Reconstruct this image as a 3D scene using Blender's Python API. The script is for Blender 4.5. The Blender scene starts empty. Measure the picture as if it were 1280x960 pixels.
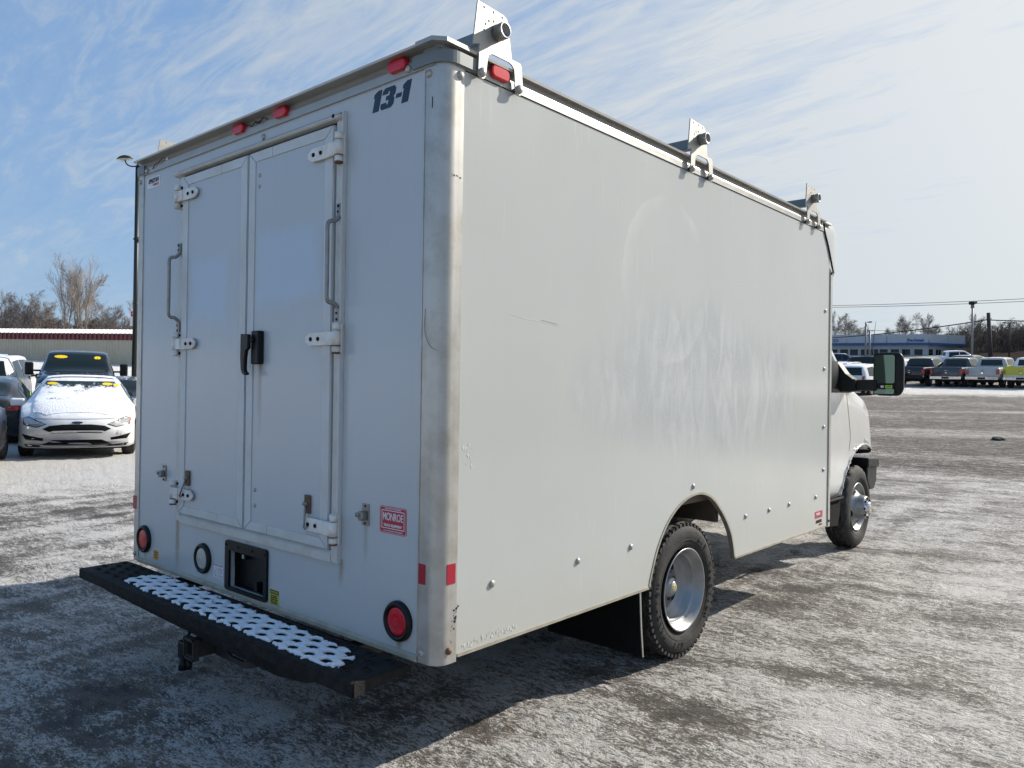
import bpy, bmesh, math, random
import numpy as np
from mathutils import Vector, Matrix, Euler
from mathutils.bvhtree import BVHTree
random.seed(7)
S = bpy.context.scene
COL = S.collection
PI = math.pi

# ------------------------------------------------------------------ camera
cam_d = bpy.data.cameras.new('camera'); cam = bpy.data.objects.new('camera', cam_d); COL.objects.link(cam)
cam_d.sensor_width = 36.0; cam_d.lens = 972.36 / 1280 * 36; cam_d.clip_start = 0.05; cam_d.clip_end = 3000
yaw, pitch, roll = 0.718283, 0.00436, 0.0141
fw = Vector((-math.sin(yaw)*math.cos(pitch), math.cos(yaw)*math.cos(pitch), math.sin(pitch)))
r0 = Vector((math.cos(yaw), math.sin(yaw), 0)); u0 = r0.cross(fw)
cr = r0*math.cos(roll)+u0*math.sin(roll); cu = -r0*math.sin(roll)+u0*math.cos(roll)
cam.matrix_world = Matrix(((cr.x, cu.x, -fw.x, 1.97316), (cr.y, cu.y, -fw.y, -1.87881), (cr.z, cu.z, -fw.z, 1.40594), (0, 0, 0, 1)))
S.camera = cam
# ------------------------------------------------------------------ light
SUN_AZ, SUN_EL = math.radians(23), math.radians(32)          # azimuth clockwise from +Y
sd = bpy.data.lights.new('sun', 'SUN'); sun = bpy.data.objects.new('sun', sd); COL.objects.link(sun)
sd.energy = 4.6; sd.angle = math.radians(0.55); sd.color = (1.0, 0.93, 0.83)
sdir = Vector((math.sin(SUN_AZ)*math.cos(SUN_EL), math.cos(SUN_AZ)*math.cos(SUN_EL), math.sin(SUN_EL)))
sun.rotation_euler = sdir.to_track_quat('Z', 'Y').to_euler()
S.view_settings.view_transform = 'Standard'; S.view_settings.look = 'None'
S.view_settings.gamma = 1; S.view_settings.exposure = 0.5
S.render.engine = 'CYCLES'
S.cycles.max_bounces = 6; S.cycles.sample_clamp_indirect = 8

W_ = bpy.data.worlds.new('World'); S.world = W_; W_.use_nodes = True
nt = W_.node_tree; nt.nodes.clear()
def N(t, kind, **kw):
    n = t.nodes.new(kind)
    for k, v in kw.items(): setattr(n, k, v)
    return n
def setin(n, i, v):
    n.inputs[i].default_value = v
def L(t, a, b): t.links.new(a, b)
def math_n(t, op, a, b=None, clamp=False):
    n = N(t, 'ShaderNodeMath', operation=op, use_clamp=clamp)
    for i, q in enumerate((a, b)):
        if q is None: continue
        if isinstance(q, (int, float)): n.inputs[i].default_value = q
        else: L(t, q, n.inputs[i])
    return n.outputs[0]
def ramp(t, fac, stops, interp='LINEAR'):
    n = N(t, 'ShaderNodeValToRGB'); n.color_ramp.interpolation = interp
    e = n.color_ramp.elements
    while len(e) < len(stops): e.new(0.5)
    for q, (p, c) in zip(e, stops):
        q.position = p; q.color = (c, c, c, 1) if isinstance(c, (int, float)) else (*c, 1)
    L(t, fac, n.inputs[0]); return n.outputs[0]
def mixc(t, fac, a, b, mode='MIX'):
    n = N(t, 'ShaderNodeMix', data_type='RGBA', blend_type=mode)
    for i, q in ((0, fac), (6, a), (7, b)):
        if isinstance(q, (int, float)): n.inputs[i].default_value = q
        elif isinstance(q, tuple): n.inputs[i].default_value = (*q[:3], 1)
        else: L(t, q, n.inputs[i])
    return n.outputs[2]
def noise(t, vec, scale, detail=4, rough=.5, dist=0.0):
    n = N(t, 'ShaderNodeTexNoise'); setin(n, 'Scale', scale); setin(n, 'Detail', detail); setin(n, 'Roughness', rough); setin(n, 'Distortion', dist)
    if vec is not None: L(t, vec, n.inputs['Vector'])
    return n.outputs['Fac']
def mapping(t, vec, scale=(1, 1, 1), rot=(0, 0, 0), loc=(0, 0, 0)):
    n = N(t, 'ShaderNodeMapping'); setin(n, 'Scale', scale); setin(n, 'Rotation', rot); setin(n, 'Location', loc)
    L(t, vec, n.inputs['Vector']); return n.outputs[0]

sky = N(nt, 'ShaderNodeTexSky', sky_type='NISHITA', sun_disc=False, sun_elevation=SUN_EL, sun_rotation=SUN_AZ, air_density=1.0, dust_density=2.0, ozone_density=1.3, altitude=200)
tc = N(nt, 'ShaderNodeTexCoord')
sep = N(nt, 'ShaderNodeSeparateXYZ'); L(nt, tc.outputs['Generated'], sep.inputs[0])
zz = math_n(nt, 'ADD', math_n(nt, 'MAXIMUM', sep.outputs[2], 0.0), 0.16)
comb = N(nt, 'ShaderNodeCombineXYZ'); L(nt, math_n(nt, 'DIVIDE', sep.outputs[0], zz), comb.inputs[0]); L(nt, math_n(nt, 'DIVIDE', sep.outputs[1], zz), comb.inputs[1])
pl = comb.outputs[0]
m1 = mapping(nt, pl, scale=(0.55, 1.5, 1), rot=(0, 0, math.radians(28)))
big = noise(nt, m1, 1.1, 5, .55, .5)
m2 = mapping(nt, pl, scale=(1.2, 5.0, 1), rot=(0, 0, math.radians(40)))
fine = noise(nt, m2, 2.2, 8, .66, 1.1)
m3 = mapping(nt, pl, scale=(2.5, 7.0, 1), rot=(0, 0, math.radians(10)))
fine2 = noise(nt, m3, 3.5, 6, .6, .6)
# thin cirrus, denser on the sun's side of the sky
vd = N(nt, 'ShaderNodeVectorMath', operation='DOT_PRODUCT'); L(nt, tc.outputs['Generated'], vd.inputs[0])
vd.inputs[1].default_value = (math.sin(SUN_AZ), math.cos(SUN_AZ), 0.0)
side = math_n(nt, 'MULTIPLY', math_n(nt, 'SUBTRACT', vd.outputs['Value'], -.08), .64)
q = math_n(nt, 'ADD', math_n(nt, 'MULTIPLY', big, .9), math_n(nt, 'MULTIPLY', math_n(nt, 'SUBTRACT', math_n(nt, 'MULTIPLY', fine, 1.3), .11), .55))
q = math_n(nt, 'ADD', q, math_n(nt, 'MULTIPLY', fine2, .22))
q = math_n(nt, 'ADD', q, side)
cl = ramp(nt, math_n(nt, 'MULTIPLY', q, .6), [(.44, 0.0), (.56, .13), (.67, .50), (.80, .88)])
skyb = mixc(nt, .60, sky.outputs[0], (1.9, 4.0, 7.6))
vs = N(nt, 'ShaderNodeVectorMath', operation='DOT_PRODUCT'); L(nt, tc.outputs['Generated'], vs.inputs[0]); vs.inputs[1].default_value = tuple(sdir)
glow = math_n(nt, 'POWER', math_n(nt, 'MAXIMUM', vs.outputs['Value'], 0.0), 3.0)      # thin cirrus scatters sunlight forward
cbase = mixc(nt, glow, (5.6, 5.95, 6.1), (8.6, 8.7, 8.6))
hz = math_n(nt, 'POWER', math_n(nt, 'SUBTRACT', 1.0, math_n(nt, 'MAXIMUM', sep.outputs[2], 0.0), True), 6.0)      # pale air low over the horizon
cc = mixc(nt, cl, skyb, cbase)
cc = mixc(nt, math_n(nt, 'MULTIPLY', hz, .55), cc, mixc(nt, glow, (4.8, 6.0, 6.7), (7.9, 8.2, 8.2)))
bg = N(nt, 'ShaderNodeBackground'); setin(bg, 'Strength', 0.078); L(nt, cc, bg.inputs[0])
L(nt, bg.outputs[0], N(nt, 'ShaderNodeOutputWorld').inputs[0])

# ------------------------------------------------------------------ terrain
C0 = (1.5, -1.5)
def terr(x, y):
    r = math.hypot(x-C0[0], y-C0[1])
    return 0.0045*max(0.0, min(r, 150.0)-8.5)**1.53
def tag(o, label=None, cat=None, group=None, kind=None):
    if label: o['label'] = label
    if cat: o['category'] = cat
    if group: o['group'] = group
    if kind: o['kind'] = kind
    return o
def empty(name, loc=(0, 0, 0), rz=0, label=None, cat=None, group=None):
    o = bpy.data.objects.new(name, None); COL.objects.link(o); o.location = loc; o.rotation_euler.z = rz
    o.empty_display_size = .2
    return tag(o, label, cat, group)
CH = {}
def link(name, me, mat=None, parent=None):
    o = bpy.data.objects.new(name, me); COL.objects.link(o)
    if mat is not None and len(me.materials) == 0:
        for m in (mat if isinstance(mat, (list, tuple)) else [mat]): me.materials.append(m)
    if parent is not None:
        o.parent = parent; CH.setdefault(parent.name, []).append(o)
    return o
def copy_tree(o, parent=None):
    c = o.copy(); COL.objects.link(c); c.parent = parent
    if parent is not None: CH.setdefault(parent.name, []).append(c)
    for ch in list(CH.get(o.name, [])): copy_tree(ch, c)
    return c

class MB:
    """collects shapes, becomes one mesh object"""
    def __init__(s): s.b = bmesh.new()
    def _new(s, before): return s.b.verts[before:] if False else [v for v in s.b.verts if v.index == -1]
    def box(s, x0, x1, y0, y1, z0, z1, bev=0.0, seg=2, rot=None, piv=None, mi=0):
        t = bmesh.new(); bmesh.ops.create_cube(t, size=1.0)
        for v in t.verts: v.co = Vector(((x0+x1)/2+v.co.x*(x1-x0), (y0+y1)/2+v.co.y*(y1-y0), (z0+z1)/2+v.co.z*(z1-z0)))
        if bev > 0: bmesh.ops.bevel(t, geom=t.edges[:]+t.verts[:], offset=bev, segments=seg, affect='EDGES', profile=.5)
        if rot is not None:
            p = Vector(piv) if piv else Vector(((x0+x1)/2, (y0+y1)/2, (z0+z1)/2))
            bmesh.ops.rotate(t, verts=t.verts[:], cent=p, matrix=Euler(rot).to_matrix())
        return s.add(t, mi)
    def add(s, t, mi=0, mat=None):
        if mat is not None: bmesh.ops.transform(t, matrix=mat, verts=t.verts[:])
        t.verts.index_update(); m = [s.b.verts.new(v.co) for v in t.verts]
        for f in t.faces:
            try: nf = s.b.faces.new([m[v.index] for v in f.verts]); nf.material_index = mi; nf.smooth = f.smooth
            except ValueError: pass
        t.free(); return s
    def prism(s, pts, axis, a, b, bev=0.0, mi=0):
        """pts: 2D polygon in the other two axes (order x,y,z without axis), extruded from a to b"""
        t = bmesh.new()
        def p3(p, k):
            if axis == 'x': return (k, p[0], p[1])
            if axis == 'y': return (p[0], k, p[1])
            return (p[0], p[1], k)
        A = [t.verts.new(p3(p, a)) for p in pts]; B = [t.verts.new(p3(p, b)) for p in pts]
        t.faces.new(A); t.faces.new(B[::-1])
        n = len(pts)
        for i in range(n): t.faces.new((A[i], B[i], B[(i+1) % n], A[(i+1) % n]))
        bmesh.ops.recalc_face_normals(t, faces=t.faces[:])
        if bev > 0: bmesh.ops.bevel(t, geom=[e for e in t.edges], offset=bev, segments=2, affect='EDGES', profile=.5)
        return s.add(t, mi)
    def lathe(s, prof, axis='x', c=(0, 0, 0), seg=32, mi=0, close=False, mod=None, smooth=True):
        """prof: list of (a, r) along axis"""
        t = bmesh.new(); rings = []
        for j, (a, r) in enumerate(prof):
            ring = []
            for i in range(seg):
                th = 2*PI*i/seg; rr = r if mod is None else r+mod(j, i)
                u, v = rr*math.cos(th), rr*math.sin(th)
                p = {'x': (a, u, v), 'y': (v, a, u), 'z': (u, v, a)}[axis]
                ring.append(t.verts.new((c[0]+p[0], c[1]+p[1], c[2]+p[2])))
            rings.append(ring)
        for k in range(len(rings)-1):
            for i in range(seg):
                f = t.faces.new((rings[k][i], rings[k][(i+1) % seg], rings[k+1][(i+1) % seg], rings[k+1][i])); f.smooth = smooth
        if close:
            t.faces.new(rings[0][::-1]); t.faces.new(rings[-1])
        bmesh.ops.recalc_face_normals(t, faces=t.faces[:])
        return s.add(t, mi)
    def cyl(s, p0, p1, r0, r1=None, seg=10, mi=0, smooth=True):
        p0 = Vector(p0); p1 = Vector(p1); r1 = r0 if r1 is None else r1
        d = (p1-p0); l = d.length; 
        if l < 1e-6: return s
        t = bmesh.new(); q = d.to_track_quat('Z', 'Y').to_matrix()
        A = []; B = []
        for i in range(seg):
            th = 2*PI*i/seg; e = Vector((math.cos(th), math.sin(th), 0))
            A.append(t.verts.new(p0+q@(e*r0))); B.append(t.verts.new(p1+q@(e*r1)))
        for i in range(seg): f = t.faces.new((A[i], A[(i+1) % seg], B[(i+1) % seg], B[i])); f.smooth = smooth
        t.faces.new(A[::-1]); t.faces.new(B)
        return s.add(t, mi)
    def tube(s, pts, r, seg=8, mi=0):
        pts = [Vector(p) for p in pts]; t = bmesh.new(); rings = []
        up = None
        for i, p in enumerate(pts):
            d = (pts[min(i+1, len(pts)-1)]-pts[max(i-1, 0)]).normalized()
            if up is None: up = d.orthogonal().normalized()
            n = (up-d*up.dot(d)).normalized(); up = n; b = d.cross(n)
            rr = r[i] if isinstance(r, (list, tuple)) else r
            rings.append([t.verts.new(p+(n*math.cos(2*PI*k/seg)+b*math.sin(2*PI*k/seg))*rr) for k in range(seg)])
        for k in range(len(rings)-1):
            for i in range(seg):
                f = t.faces.new((rings[k][i], rings[k][(i+1) % seg], rings[k+1][(i+1) % seg], rings[k+1][i])); f.smooth = True
        t.faces.new(rings[0][::-1]); t.faces.new(rings[-1])
        return s.add(t, mi)
    def mesh(s, name):
        me = bpy.data.meshes.new(name); s.b.to_mesh(me); s.b.free(); return me
    def build(s, name, mat=None, parent=None, smooth=None):
        me = s.mesh(name)
        if smooth is not None: me.polygons.foreach_set('use_smooth', [smooth]*len(me.polygons))
        return link(name, me, mat, parent)
def arcpts(c, r, a0, a1, n):
    return [(c[0]+r*math.cos(math.radians(a0+(a1-a0)*i/n)), c[1]+r*math.sin(math.radians(a0+(a1-a0)*i/n))) for i in range(n+1)]
def rrect(x0, x1, z0, z1, r, n=4):
    return arcpts((x1-r, z1-r), r, 0, 90, n)+arcpts((x0+r, z1-r), r, 90, 180, n)+arcpts((x0+r, z0+r), r, 180, 270, n)+arcpts((x1-r, z0+r), r, 270, 360, n)
def smooth_path(pts, n=6):
    P = [Vector(p) for p in pts]; out = []
    for i in range(len(P)-1):
        a, b, c, d = P[max(i-1, 0)], P[i], P[i+1], P[min(i+2, len(P)-1)]
        for k in range(n):
            t = k/n; out.append(.5*((2*b)+(c-a)*t+(2*a-5*b+4*c-d)*t*t+(3*b-a-3*c+d)*t**3))
    return out+[P[-1]]
def apply_bool(me_obj, cutters, op='DIFFERENCE'):
    for c in cutters:
        m = me_obj.modifiers.new('b', 'BOOLEAN'); m.operation = op; m.object = c; m.solver = 'EXACT'
    dg = bpy.context.evaluated_depsgraph_get(); dg.update()
    me = bpy.data.meshes.new_from_object(me_obj.evaluated_get(dg), depsgraph=dg)
    me_obj.modifiers.clear(); me_obj.data = me
    for c in cutters: bpy.data.objects.remove(c, do_unlink=True)
    return me_obj

# ------------------------------------------------------------------ materials
MATS = {}
def mat(name, col, rough=.5, metal=0.0, var=0.0, vscale=6, dirt=None, dirtamt=0.0, dscale=3, bump=0.0, bscale=60, coat=0.0, spec=.5, streak=False, emit=None):
    if name in MATS: return MATS[name]
    m = bpy.data.materials.new(name); m.use_nodes = True; t = m.node_tree
    b = t.nodes['Principled BSDF']; setin(b, 'Base Color', (*col, 1)); setin(b, 'Roughness', rough); setin(b, 'Metallic', metal)
    setin(b, 'Specular IOR Level', spec)
    if coat: setin(b, 'Coat Weight', coat); setin(b, 'Coat Roughness', .06)
    c = N(t, 'ShaderNodeTexCoord').outputs['Object']
    base = None
    if var > 0:
        n = noise(t, c, vscale, 5, .6)
        base = mixc(t, n, tuple(max(0, k*(1-var)) for k in col), tuple(min(1, k*(1+var)) for k in col))
    if dirt is not None:
        v = mapping(t, c, scale=(1, 1, .12)) if streak else c
        n = ramp(t, noise(t, v, dscale, 7, .65), [(.42, 0.0), (.75, 1.0)])
        base = mixc(t, math_n(t, 'MULTIPLY', n, dirtamt), base if base is not None else col, dirt)
    if base is not None: L(t, base, b.inputs['Base Color'])
    if bump > 0:
        bn = N(t, 'ShaderNodeBump'); setin(bn, 'Strength', bump); setin(bn, 'Distance', .01)
        L(t, noise(t, c, bscale, 4, .6), bn.inputs['Height']); L(t, bn.outputs[0], b.inputs['Normal'])
    rn = math_n(t, 'ADD', math_n(t, 'MULTIPLY', noise(t, c, vscale*2.3, 4, .6), .25*rough), rough*.88); L(t, rn, b.inputs['Roughness'])
    MATS[name] = m; return m
def paint_white(name, side):
    m = bpy.data.materials.new(name); m.use_nodes = True; t = m.node_tree; b = t.nodes['Principled BSDF']
    c = N(t, 'ShaderNodeTexCoord').outputs['Object']
    sp = N(t, 'ShaderNodeSeparateXYZ'); L(t, c, sp.inputs[0])
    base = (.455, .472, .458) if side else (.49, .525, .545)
    col = mixc(t, noise(t, c, 1.3, 4, .5), tuple(k*.93 for k in base), tuple(k*1.05 for k in base))
    # vertical run marks
    v = mapping(t, c, scale=(9, 9, .25)); n = ramp(t, noise(t, v, 2.0, 6, .6, .3), [(.50, 0.0), (.72, 1.0)])
    col = mixc(t, math_n(t, 'MULTIPLY', n, .06), col, (.38, .37, .33))
    # fine speckle of road dirt
    sp1 = ramp(t, noise(t, c, 160, 3, .7), [(.60, 0.0), (.72, 1.0)])
    mk = ramp(t, noise(t, c, 1.9, 3, .5), [(.40, 0.0), (.62, 1.0)])
    col = mixc(t, math_n(t, 'MULTIPLY', math_n(t, 'MULTIPLY', sp1, mk), .22), col, (.42, .41, .38))
    # warm grime rising from the lower edge
    lo = ramp(t, math_n(t, 'ADD', sp.outputs[2], math_n(t, 'MULTIPLY', noise(t, c, 4, 6, .7), .5)), [(.60, 1.0), (1.0, 0.0)])
    col = mixc(t, math_n(t, 'MULTIPLY', lo, .40 if side else .34), col, (.43, .41, .335))
    if not side:
        X_, Z_ = sp.outputs[0], sp.outputs[2]
        def gauss(v, c0, w): d = math_n(t, 'DIVIDE', math_n(t, 'SUBTRACT', v, c0), w); return math_n(t, 'POWER', 2.718, math_n(t, 'MULTIPLY', math_n(t, 'MULTIPLY', d, d), -1.0))
        wob = math_n(t, 'ADD', X_, math_n(t, 'MULTIPLY', math_n(t, 'SUBTRACT', noise(t, c, 14, 4, .6), .5), .03))
        run = noise(t, mapping(t, c, scale=(60, 1, 5)), 1.0, 5, .7)
        for (gx, gw, zt_, zl_, am) in ((-1.925, .018, .74, .42, 1.2), (-.555, .014, .72, .60, .8), (-.20, .012, .48, .44, 1.1), (-2.295, .010, .49, .44, 1.0), (-1.135, .016, 1.50, 1.15, .7), (-.57, .012, 1.55, 1.30, .6), (-1.90, .02, 2.30, 1.9, .4), (-.40, .010, .87, .72, .5), (-.75, .010, .87, .78, .5), (-1.77, .010, .89, .79, .6), (-1.25, .03, .74, .55, .4)):
            vz = math_n(t, 'MULTIPLY', ramp(t, math_n(t, 'DIVIDE', math_n(t, 'SUBTRACT', zt_, Z_), max(.05, zt_-zl_)), [(0.0, 0.0), (.02, 1.0), (.5, .7), (1.0, 0.0)]), run)
            col = mixc(t, math_n(t, 'MULTIPLY', math_n(t, 'MULTIPLY', gauss(wob, gx, gw), vz), am*2.0, True), col, (.27, .215, .13))
        # bluish sky glare painted into the colour of two clear patches in the door film
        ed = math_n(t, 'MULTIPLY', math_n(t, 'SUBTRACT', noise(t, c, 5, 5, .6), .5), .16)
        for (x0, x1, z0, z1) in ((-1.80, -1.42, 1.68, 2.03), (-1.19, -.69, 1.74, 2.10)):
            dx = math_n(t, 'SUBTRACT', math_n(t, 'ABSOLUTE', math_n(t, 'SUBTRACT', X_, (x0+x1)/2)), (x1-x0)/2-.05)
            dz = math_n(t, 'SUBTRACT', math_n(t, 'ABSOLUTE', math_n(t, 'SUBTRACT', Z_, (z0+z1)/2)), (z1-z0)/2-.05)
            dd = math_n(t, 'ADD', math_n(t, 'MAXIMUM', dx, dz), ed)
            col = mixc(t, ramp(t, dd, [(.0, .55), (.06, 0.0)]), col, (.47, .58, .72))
        col = mixc(t, math_n(t, 'MULTIPLY', ramp(t, noise(t, c, 300, 2, .6), [(.55, 0.0), (.75, 1.0)]), .15), col, (.40, .42, .42))
    if side:
        # dark reflected band painted into the mid-panel colour, with rubbed, chalky patches and splash marks
        yy = math_n(t, 'SUBTRACT', sp.outputs[1], 2.1); z2 = math_n(t, 'SUBTRACT', sp.outputs[2], 1.45)
        rr = math_n(t, 'ADD', math_n(t, 'MULTIPLY', math_n(t, 'MULTIPLY', yy, yy), .42), math_n(t, 'MULTIPLY', math_n(t, 'MULTIPLY', z2, z2), 3.4))
        rr = math_n(t, 'ADD', rr, math_n(t, 'MULTIPLY', math_n(t, 'SUBTRACT', noise(t, c, 1.7, 5, .6, .8), .5), 1.3))
        zone = ramp(t, rr, [(.25, 1.0), (.8, 0.0)])
        v3 = mapping(t, c, scale=(5, 5, 1.6)); chal = ramp(t, noise(t, v3, 2.0, 7, .62, .9), [(.44, 0.0), (.66, 1.0)])
        spk = ramp(t, noise(t, c, 90, 2, .6), [(.58, 0.0), (.66, 1.0)])
        col = mixc(t, math_n(t, 'MULTIPLY', zone, .62), col, (.365, .39, .41))
        col = mixc(t, math_n(t, 'MULTIPLY', math_n(t, 'MULTIPLY', zone, chal), .24), col, (.80, .81, .80))
        col = mixc(t, math_n(t, 'MULTIPLY', math_n(t, 'MULTIPLY', zone, spk), .32), col, (.60, .615, .60))
        # a big faint swirl left by a wash brush
        y4 = math_n(t, 'SUBTRACT', sp.outputs[1], 1.55); z4 = math_n(t, 'SUBTRACT', sp.outputs[2], 1.95)
        d4 = math_n(t, 'POWER', math_n(t, 'ADD', math_n(t, 'MULTIPLY', y4, y4), math_n(t, 'MULTIPLY', z4, z4)), .5)
        ring = ramp(t, math_n(t, 'ADD', d4, math_n(t, 'MULTIPLY', noise(t, c, 5, 3, .5), .06)), [(.36, 0.0), (.44, 1.0), (.455, .0)])
        rm = math_n(t, 'MULTIPLY', ring, ramp(t, noise(t, c, 2.7, 4, .6), [(.45, 0.0), (.62, 1.0)]))
        col = mixc(t, math_n(t, 'MULTIPLY', rm, .34), col, (.60, .615, .60))
        # short drips
        v5 = mapping(t, c, scale=(26, 26, 2.1)); dr = ramp(t, noise(t, v5, 2.0, 2, .4), [(.66, 0.0), (.69, 1.0)])
        dz = ramp(t, noise(t, c, 1.4, 2, .5), [(.46, 0.0), (.56, 1.0)])
        col = mixc(t, math_n(t, 'MULTIPLY', math_n(t, 'MULTIPLY', dr, dz), .22), col, (.60, .615, .60))
    L(t, col, b.inputs['Base Color'])
    rg = math_n(t, 'ADD', math_n(t, 'MULTIPLY', noise(t, c, 2.4, 6, .6), .20), .07 if side else .12)
    L(t, rg, b.inputs['Roughness']); setin(b, 'Specular IOR Level', .5)
    bn = N(t, 'ShaderNodeBump'); setin(bn, 'Strength', .22); setin(bn, 'Distance', .004)
    wav = math_n(t, 'ADD', math_n(t, 'MULTIPLY', noise(t, c, 1.6, 2, .4), 2.0), math_n(t, 'MULTIPLY', noise(t, c, 55, 3, .6), .05))
    L(t, wav, bn.inputs['Height']); L(t, bn.outputs[0], b.inputs['Normal'])
    return m
def metal_mat(name, col, rough, streak_axis=(1, 1, .05), stain=(.30, .27, .20), amt=.4):
    m = bpy.data.materials.new(name); m.use_nodes = True; t = m.node_tree; b = t.nodes['Principled BSDF']
    c = N(t, 'ShaderNodeTexCoord').outputs['Object']
    v = mapping(t, c, scale=streak_axis); n1 = noise(t, v, 30, 5, .6); n2 = noise(t, c, 7, 6, .65)
    col1 = mixc(t, n1, tuple(k*.85 for k in col), tuple(min(1, k*1.12) for k in col))
    col2 = mixc(t, math_n(t, 'MULTIPLY', ramp(t, n2, [(.45, 0.0), (.7, 1.0)]), amt), col1, stain)
    sc = ramp(t, noise(t, mapping(t, c, scale=(3, 3, 1)), 55, 3, .8), [(.67, 0.0), (.72, 1.0)])
    col2 = mixc(t, math_n(t, 'MULTIPLY', sc, .5), col2, (.16, .15, .13))
    L(t, col2, b.inputs['Base Color']); setin(b, 'Metallic', .5)
    L(t, math_n(t, 'ADD', math_n(t, 'MULTIPLY', n1, .2), rough), b.inputs['Roughness'])
    return m
M = {}
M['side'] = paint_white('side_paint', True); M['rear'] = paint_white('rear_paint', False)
M['alu'] = metal_mat('aluminium_post', (.50, .49, .46), .27, stain=(.30, .27, .21), amt=.6)
M['rail'] = metal_mat('aluminium_rail', (.40, .395, .375), .30, (.3, .3, 3), amt=.35)
M['brkt'] = metal_mat('bracket_metal', (.37, .365, .34), .38, (1, 1, 1), amt=.25)
M['trim'] = mat('door_trim', (.56, .56, .52), .4, dirt=(.33, .28, .19), dirtamt=.5, dscale=9)
M['trimw'] = mat('door_trim_white', (.56, .585, .59), .38, dirt=(.40, .36, .27), dirtamt=.4, dscale=5)
M['hinge'] = mat('hinge_paint', (.74, .73, .69), .38, dirt=(.42, .24, .10), dirtamt=.5, dscale=14)
M['edge'] = mat('edge_trim', (.36, .34, .27), .55, dirt=(.16, .13, .09), dirtamt=.6, dscale=12)
M['cap'] = mat('cap_grey_paint', (.15, .18, .19), .42, dirt=(.3, .3, .28), dirtamt=.3)
M['black'] = mat('black_plastic', (.008, .010, .011), .42, bump=.1, spec=.25)
M['gap'] = mat('dark_gap', (.006, .006, .007), .9)
M['rubber'] = mat('rubber', (.012, .012, .012), .78, dirt=(.10, .092, .08), dirtamt=.35, dscale=9, bump=.3, bscale=90)
M['tread'] = mat('tread_rubber', (.016, .015, .015), .8, dirt=(.16, .15, .13), dirtamt=.45, dscale=30, bump=.5, bscale=60)
M['rim'] = mat('rim_silver', (.30, .31, .32), .34, metal=.6, dirt=(.14, .13, .115), dirtamt=.5, dscale=7)
M['rimdark'] = mat('rim_dark_grey', (.10, .10, .105), .4, metal=.6, dirt=(.2, .18, .15), dirtamt=.4)
M['chrome'] = mat('chrome', (.7, .7, .7), .12, metal=1.0)
M['steel'] = mat('zinc_steel', (.30, .30, .29), .36, metal=.8, dirt=(.17, .10, .05), dirtamt=.5, dscale=25)
M['rust'] = mat('rusty_steel', (.15, .085, .05), .65, metal=.3, var=.4, vscale=40)
M['red'] = mat('red_lens', (.55, .006, .018), .22, coat=.25)
M['redref'] = mat('red_reflector', (.34, .01, .03), .35, var=.15, vscale=200)
M['clear'] = mat('clear_lens', (.42, .43, .38), .15, coat=.5, var=.1, vscale=60)
M['gold'] = mat('gold_badge', (.62, .42, .08), .3, metal=.6)
M['step'] = mat('step_black', (.012, .012, .013), .7, spec=.2, dirt=(.075, .07, .06), dirtamt=.45, dscale=22, bump=1.0, bscale=220)
M['chassis'] = mat('chassis', (.02, .019, .018), .7, dirt=(.10, .08, .06), dirtamt=.6, dscale=8, bump=.3)
M['chassbrown'] = mat('frame_brown', (.09, .07, .05), .7, dirt=(.2, .16, .12), dirtamt=.6, dscale=8)
M['vanpaint'] = mat('van_white_paint', (.60, .605, .59), .18, coat=.5, dirt=(.45, .43, .39), dirtamt=.25, dscale=4)
M['glass'] = mat('car_glass', (.008, .014, .014), .05, spec=.4)
M['flap'] = mat('flap_rubber', (.010, .010, .010), .95, spec=.15)
M['mirror'] = mat('mirror_glass', (.10, .16, .16), .03, metal=1.0)
M['decred'] = mat('sticker_red', (.40, .025, .055), .4); M['decwhite'] = mat('sticker_white', (.72, .72, .72), .4)
M['navy'] = mat('decal_navy', (.008, .022, .05), .4); M['yellow'] = mat('sticker_yellow', (.50, .46, .05), .4)
M['orange'] = mat('sticker_orange', (.55, .26, .03), .45); M['inkb'] = mat('ink_black', (.015, .015, .015), .5)
M['green'] = mat('sticker_green', (.30, .65, .06), .4)
M['faded'] = mat('sticker_faded', (.62, .62, .64), .5, dirt=(.40, .30, .32), dirtamt=.6, dscale=40)
def snow_mat(name, col=(.82, .84, .87), b=.5, sc=25):
    m = bpy.data.materials.new(name); m.use_nodes = True; t = m.node_tree; p = t.nodes['Principled BSDF']
    c = N(t, 'ShaderNodeTexCoord').outputs['Object']
    L(t, mixc(t, noise(t, c, 9, 6, .6), tuple(k*.9 for k in col), col), p.inputs['Base Color']); setin(p, 'Roughness', .55); setin(p, 'Subsurface Weight', .0)
    bn = N(t, 'ShaderNodeBump'); setin(bn, 'Strength', b); setin(bn, 'Distance', .02); L(t, noise(t, c, sc, 6, .65), bn.inputs['Height']); L(t, bn.outputs[0], p.inputs['Normal'])
    return m
M['snow'] = snow_mat('snow')

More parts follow.
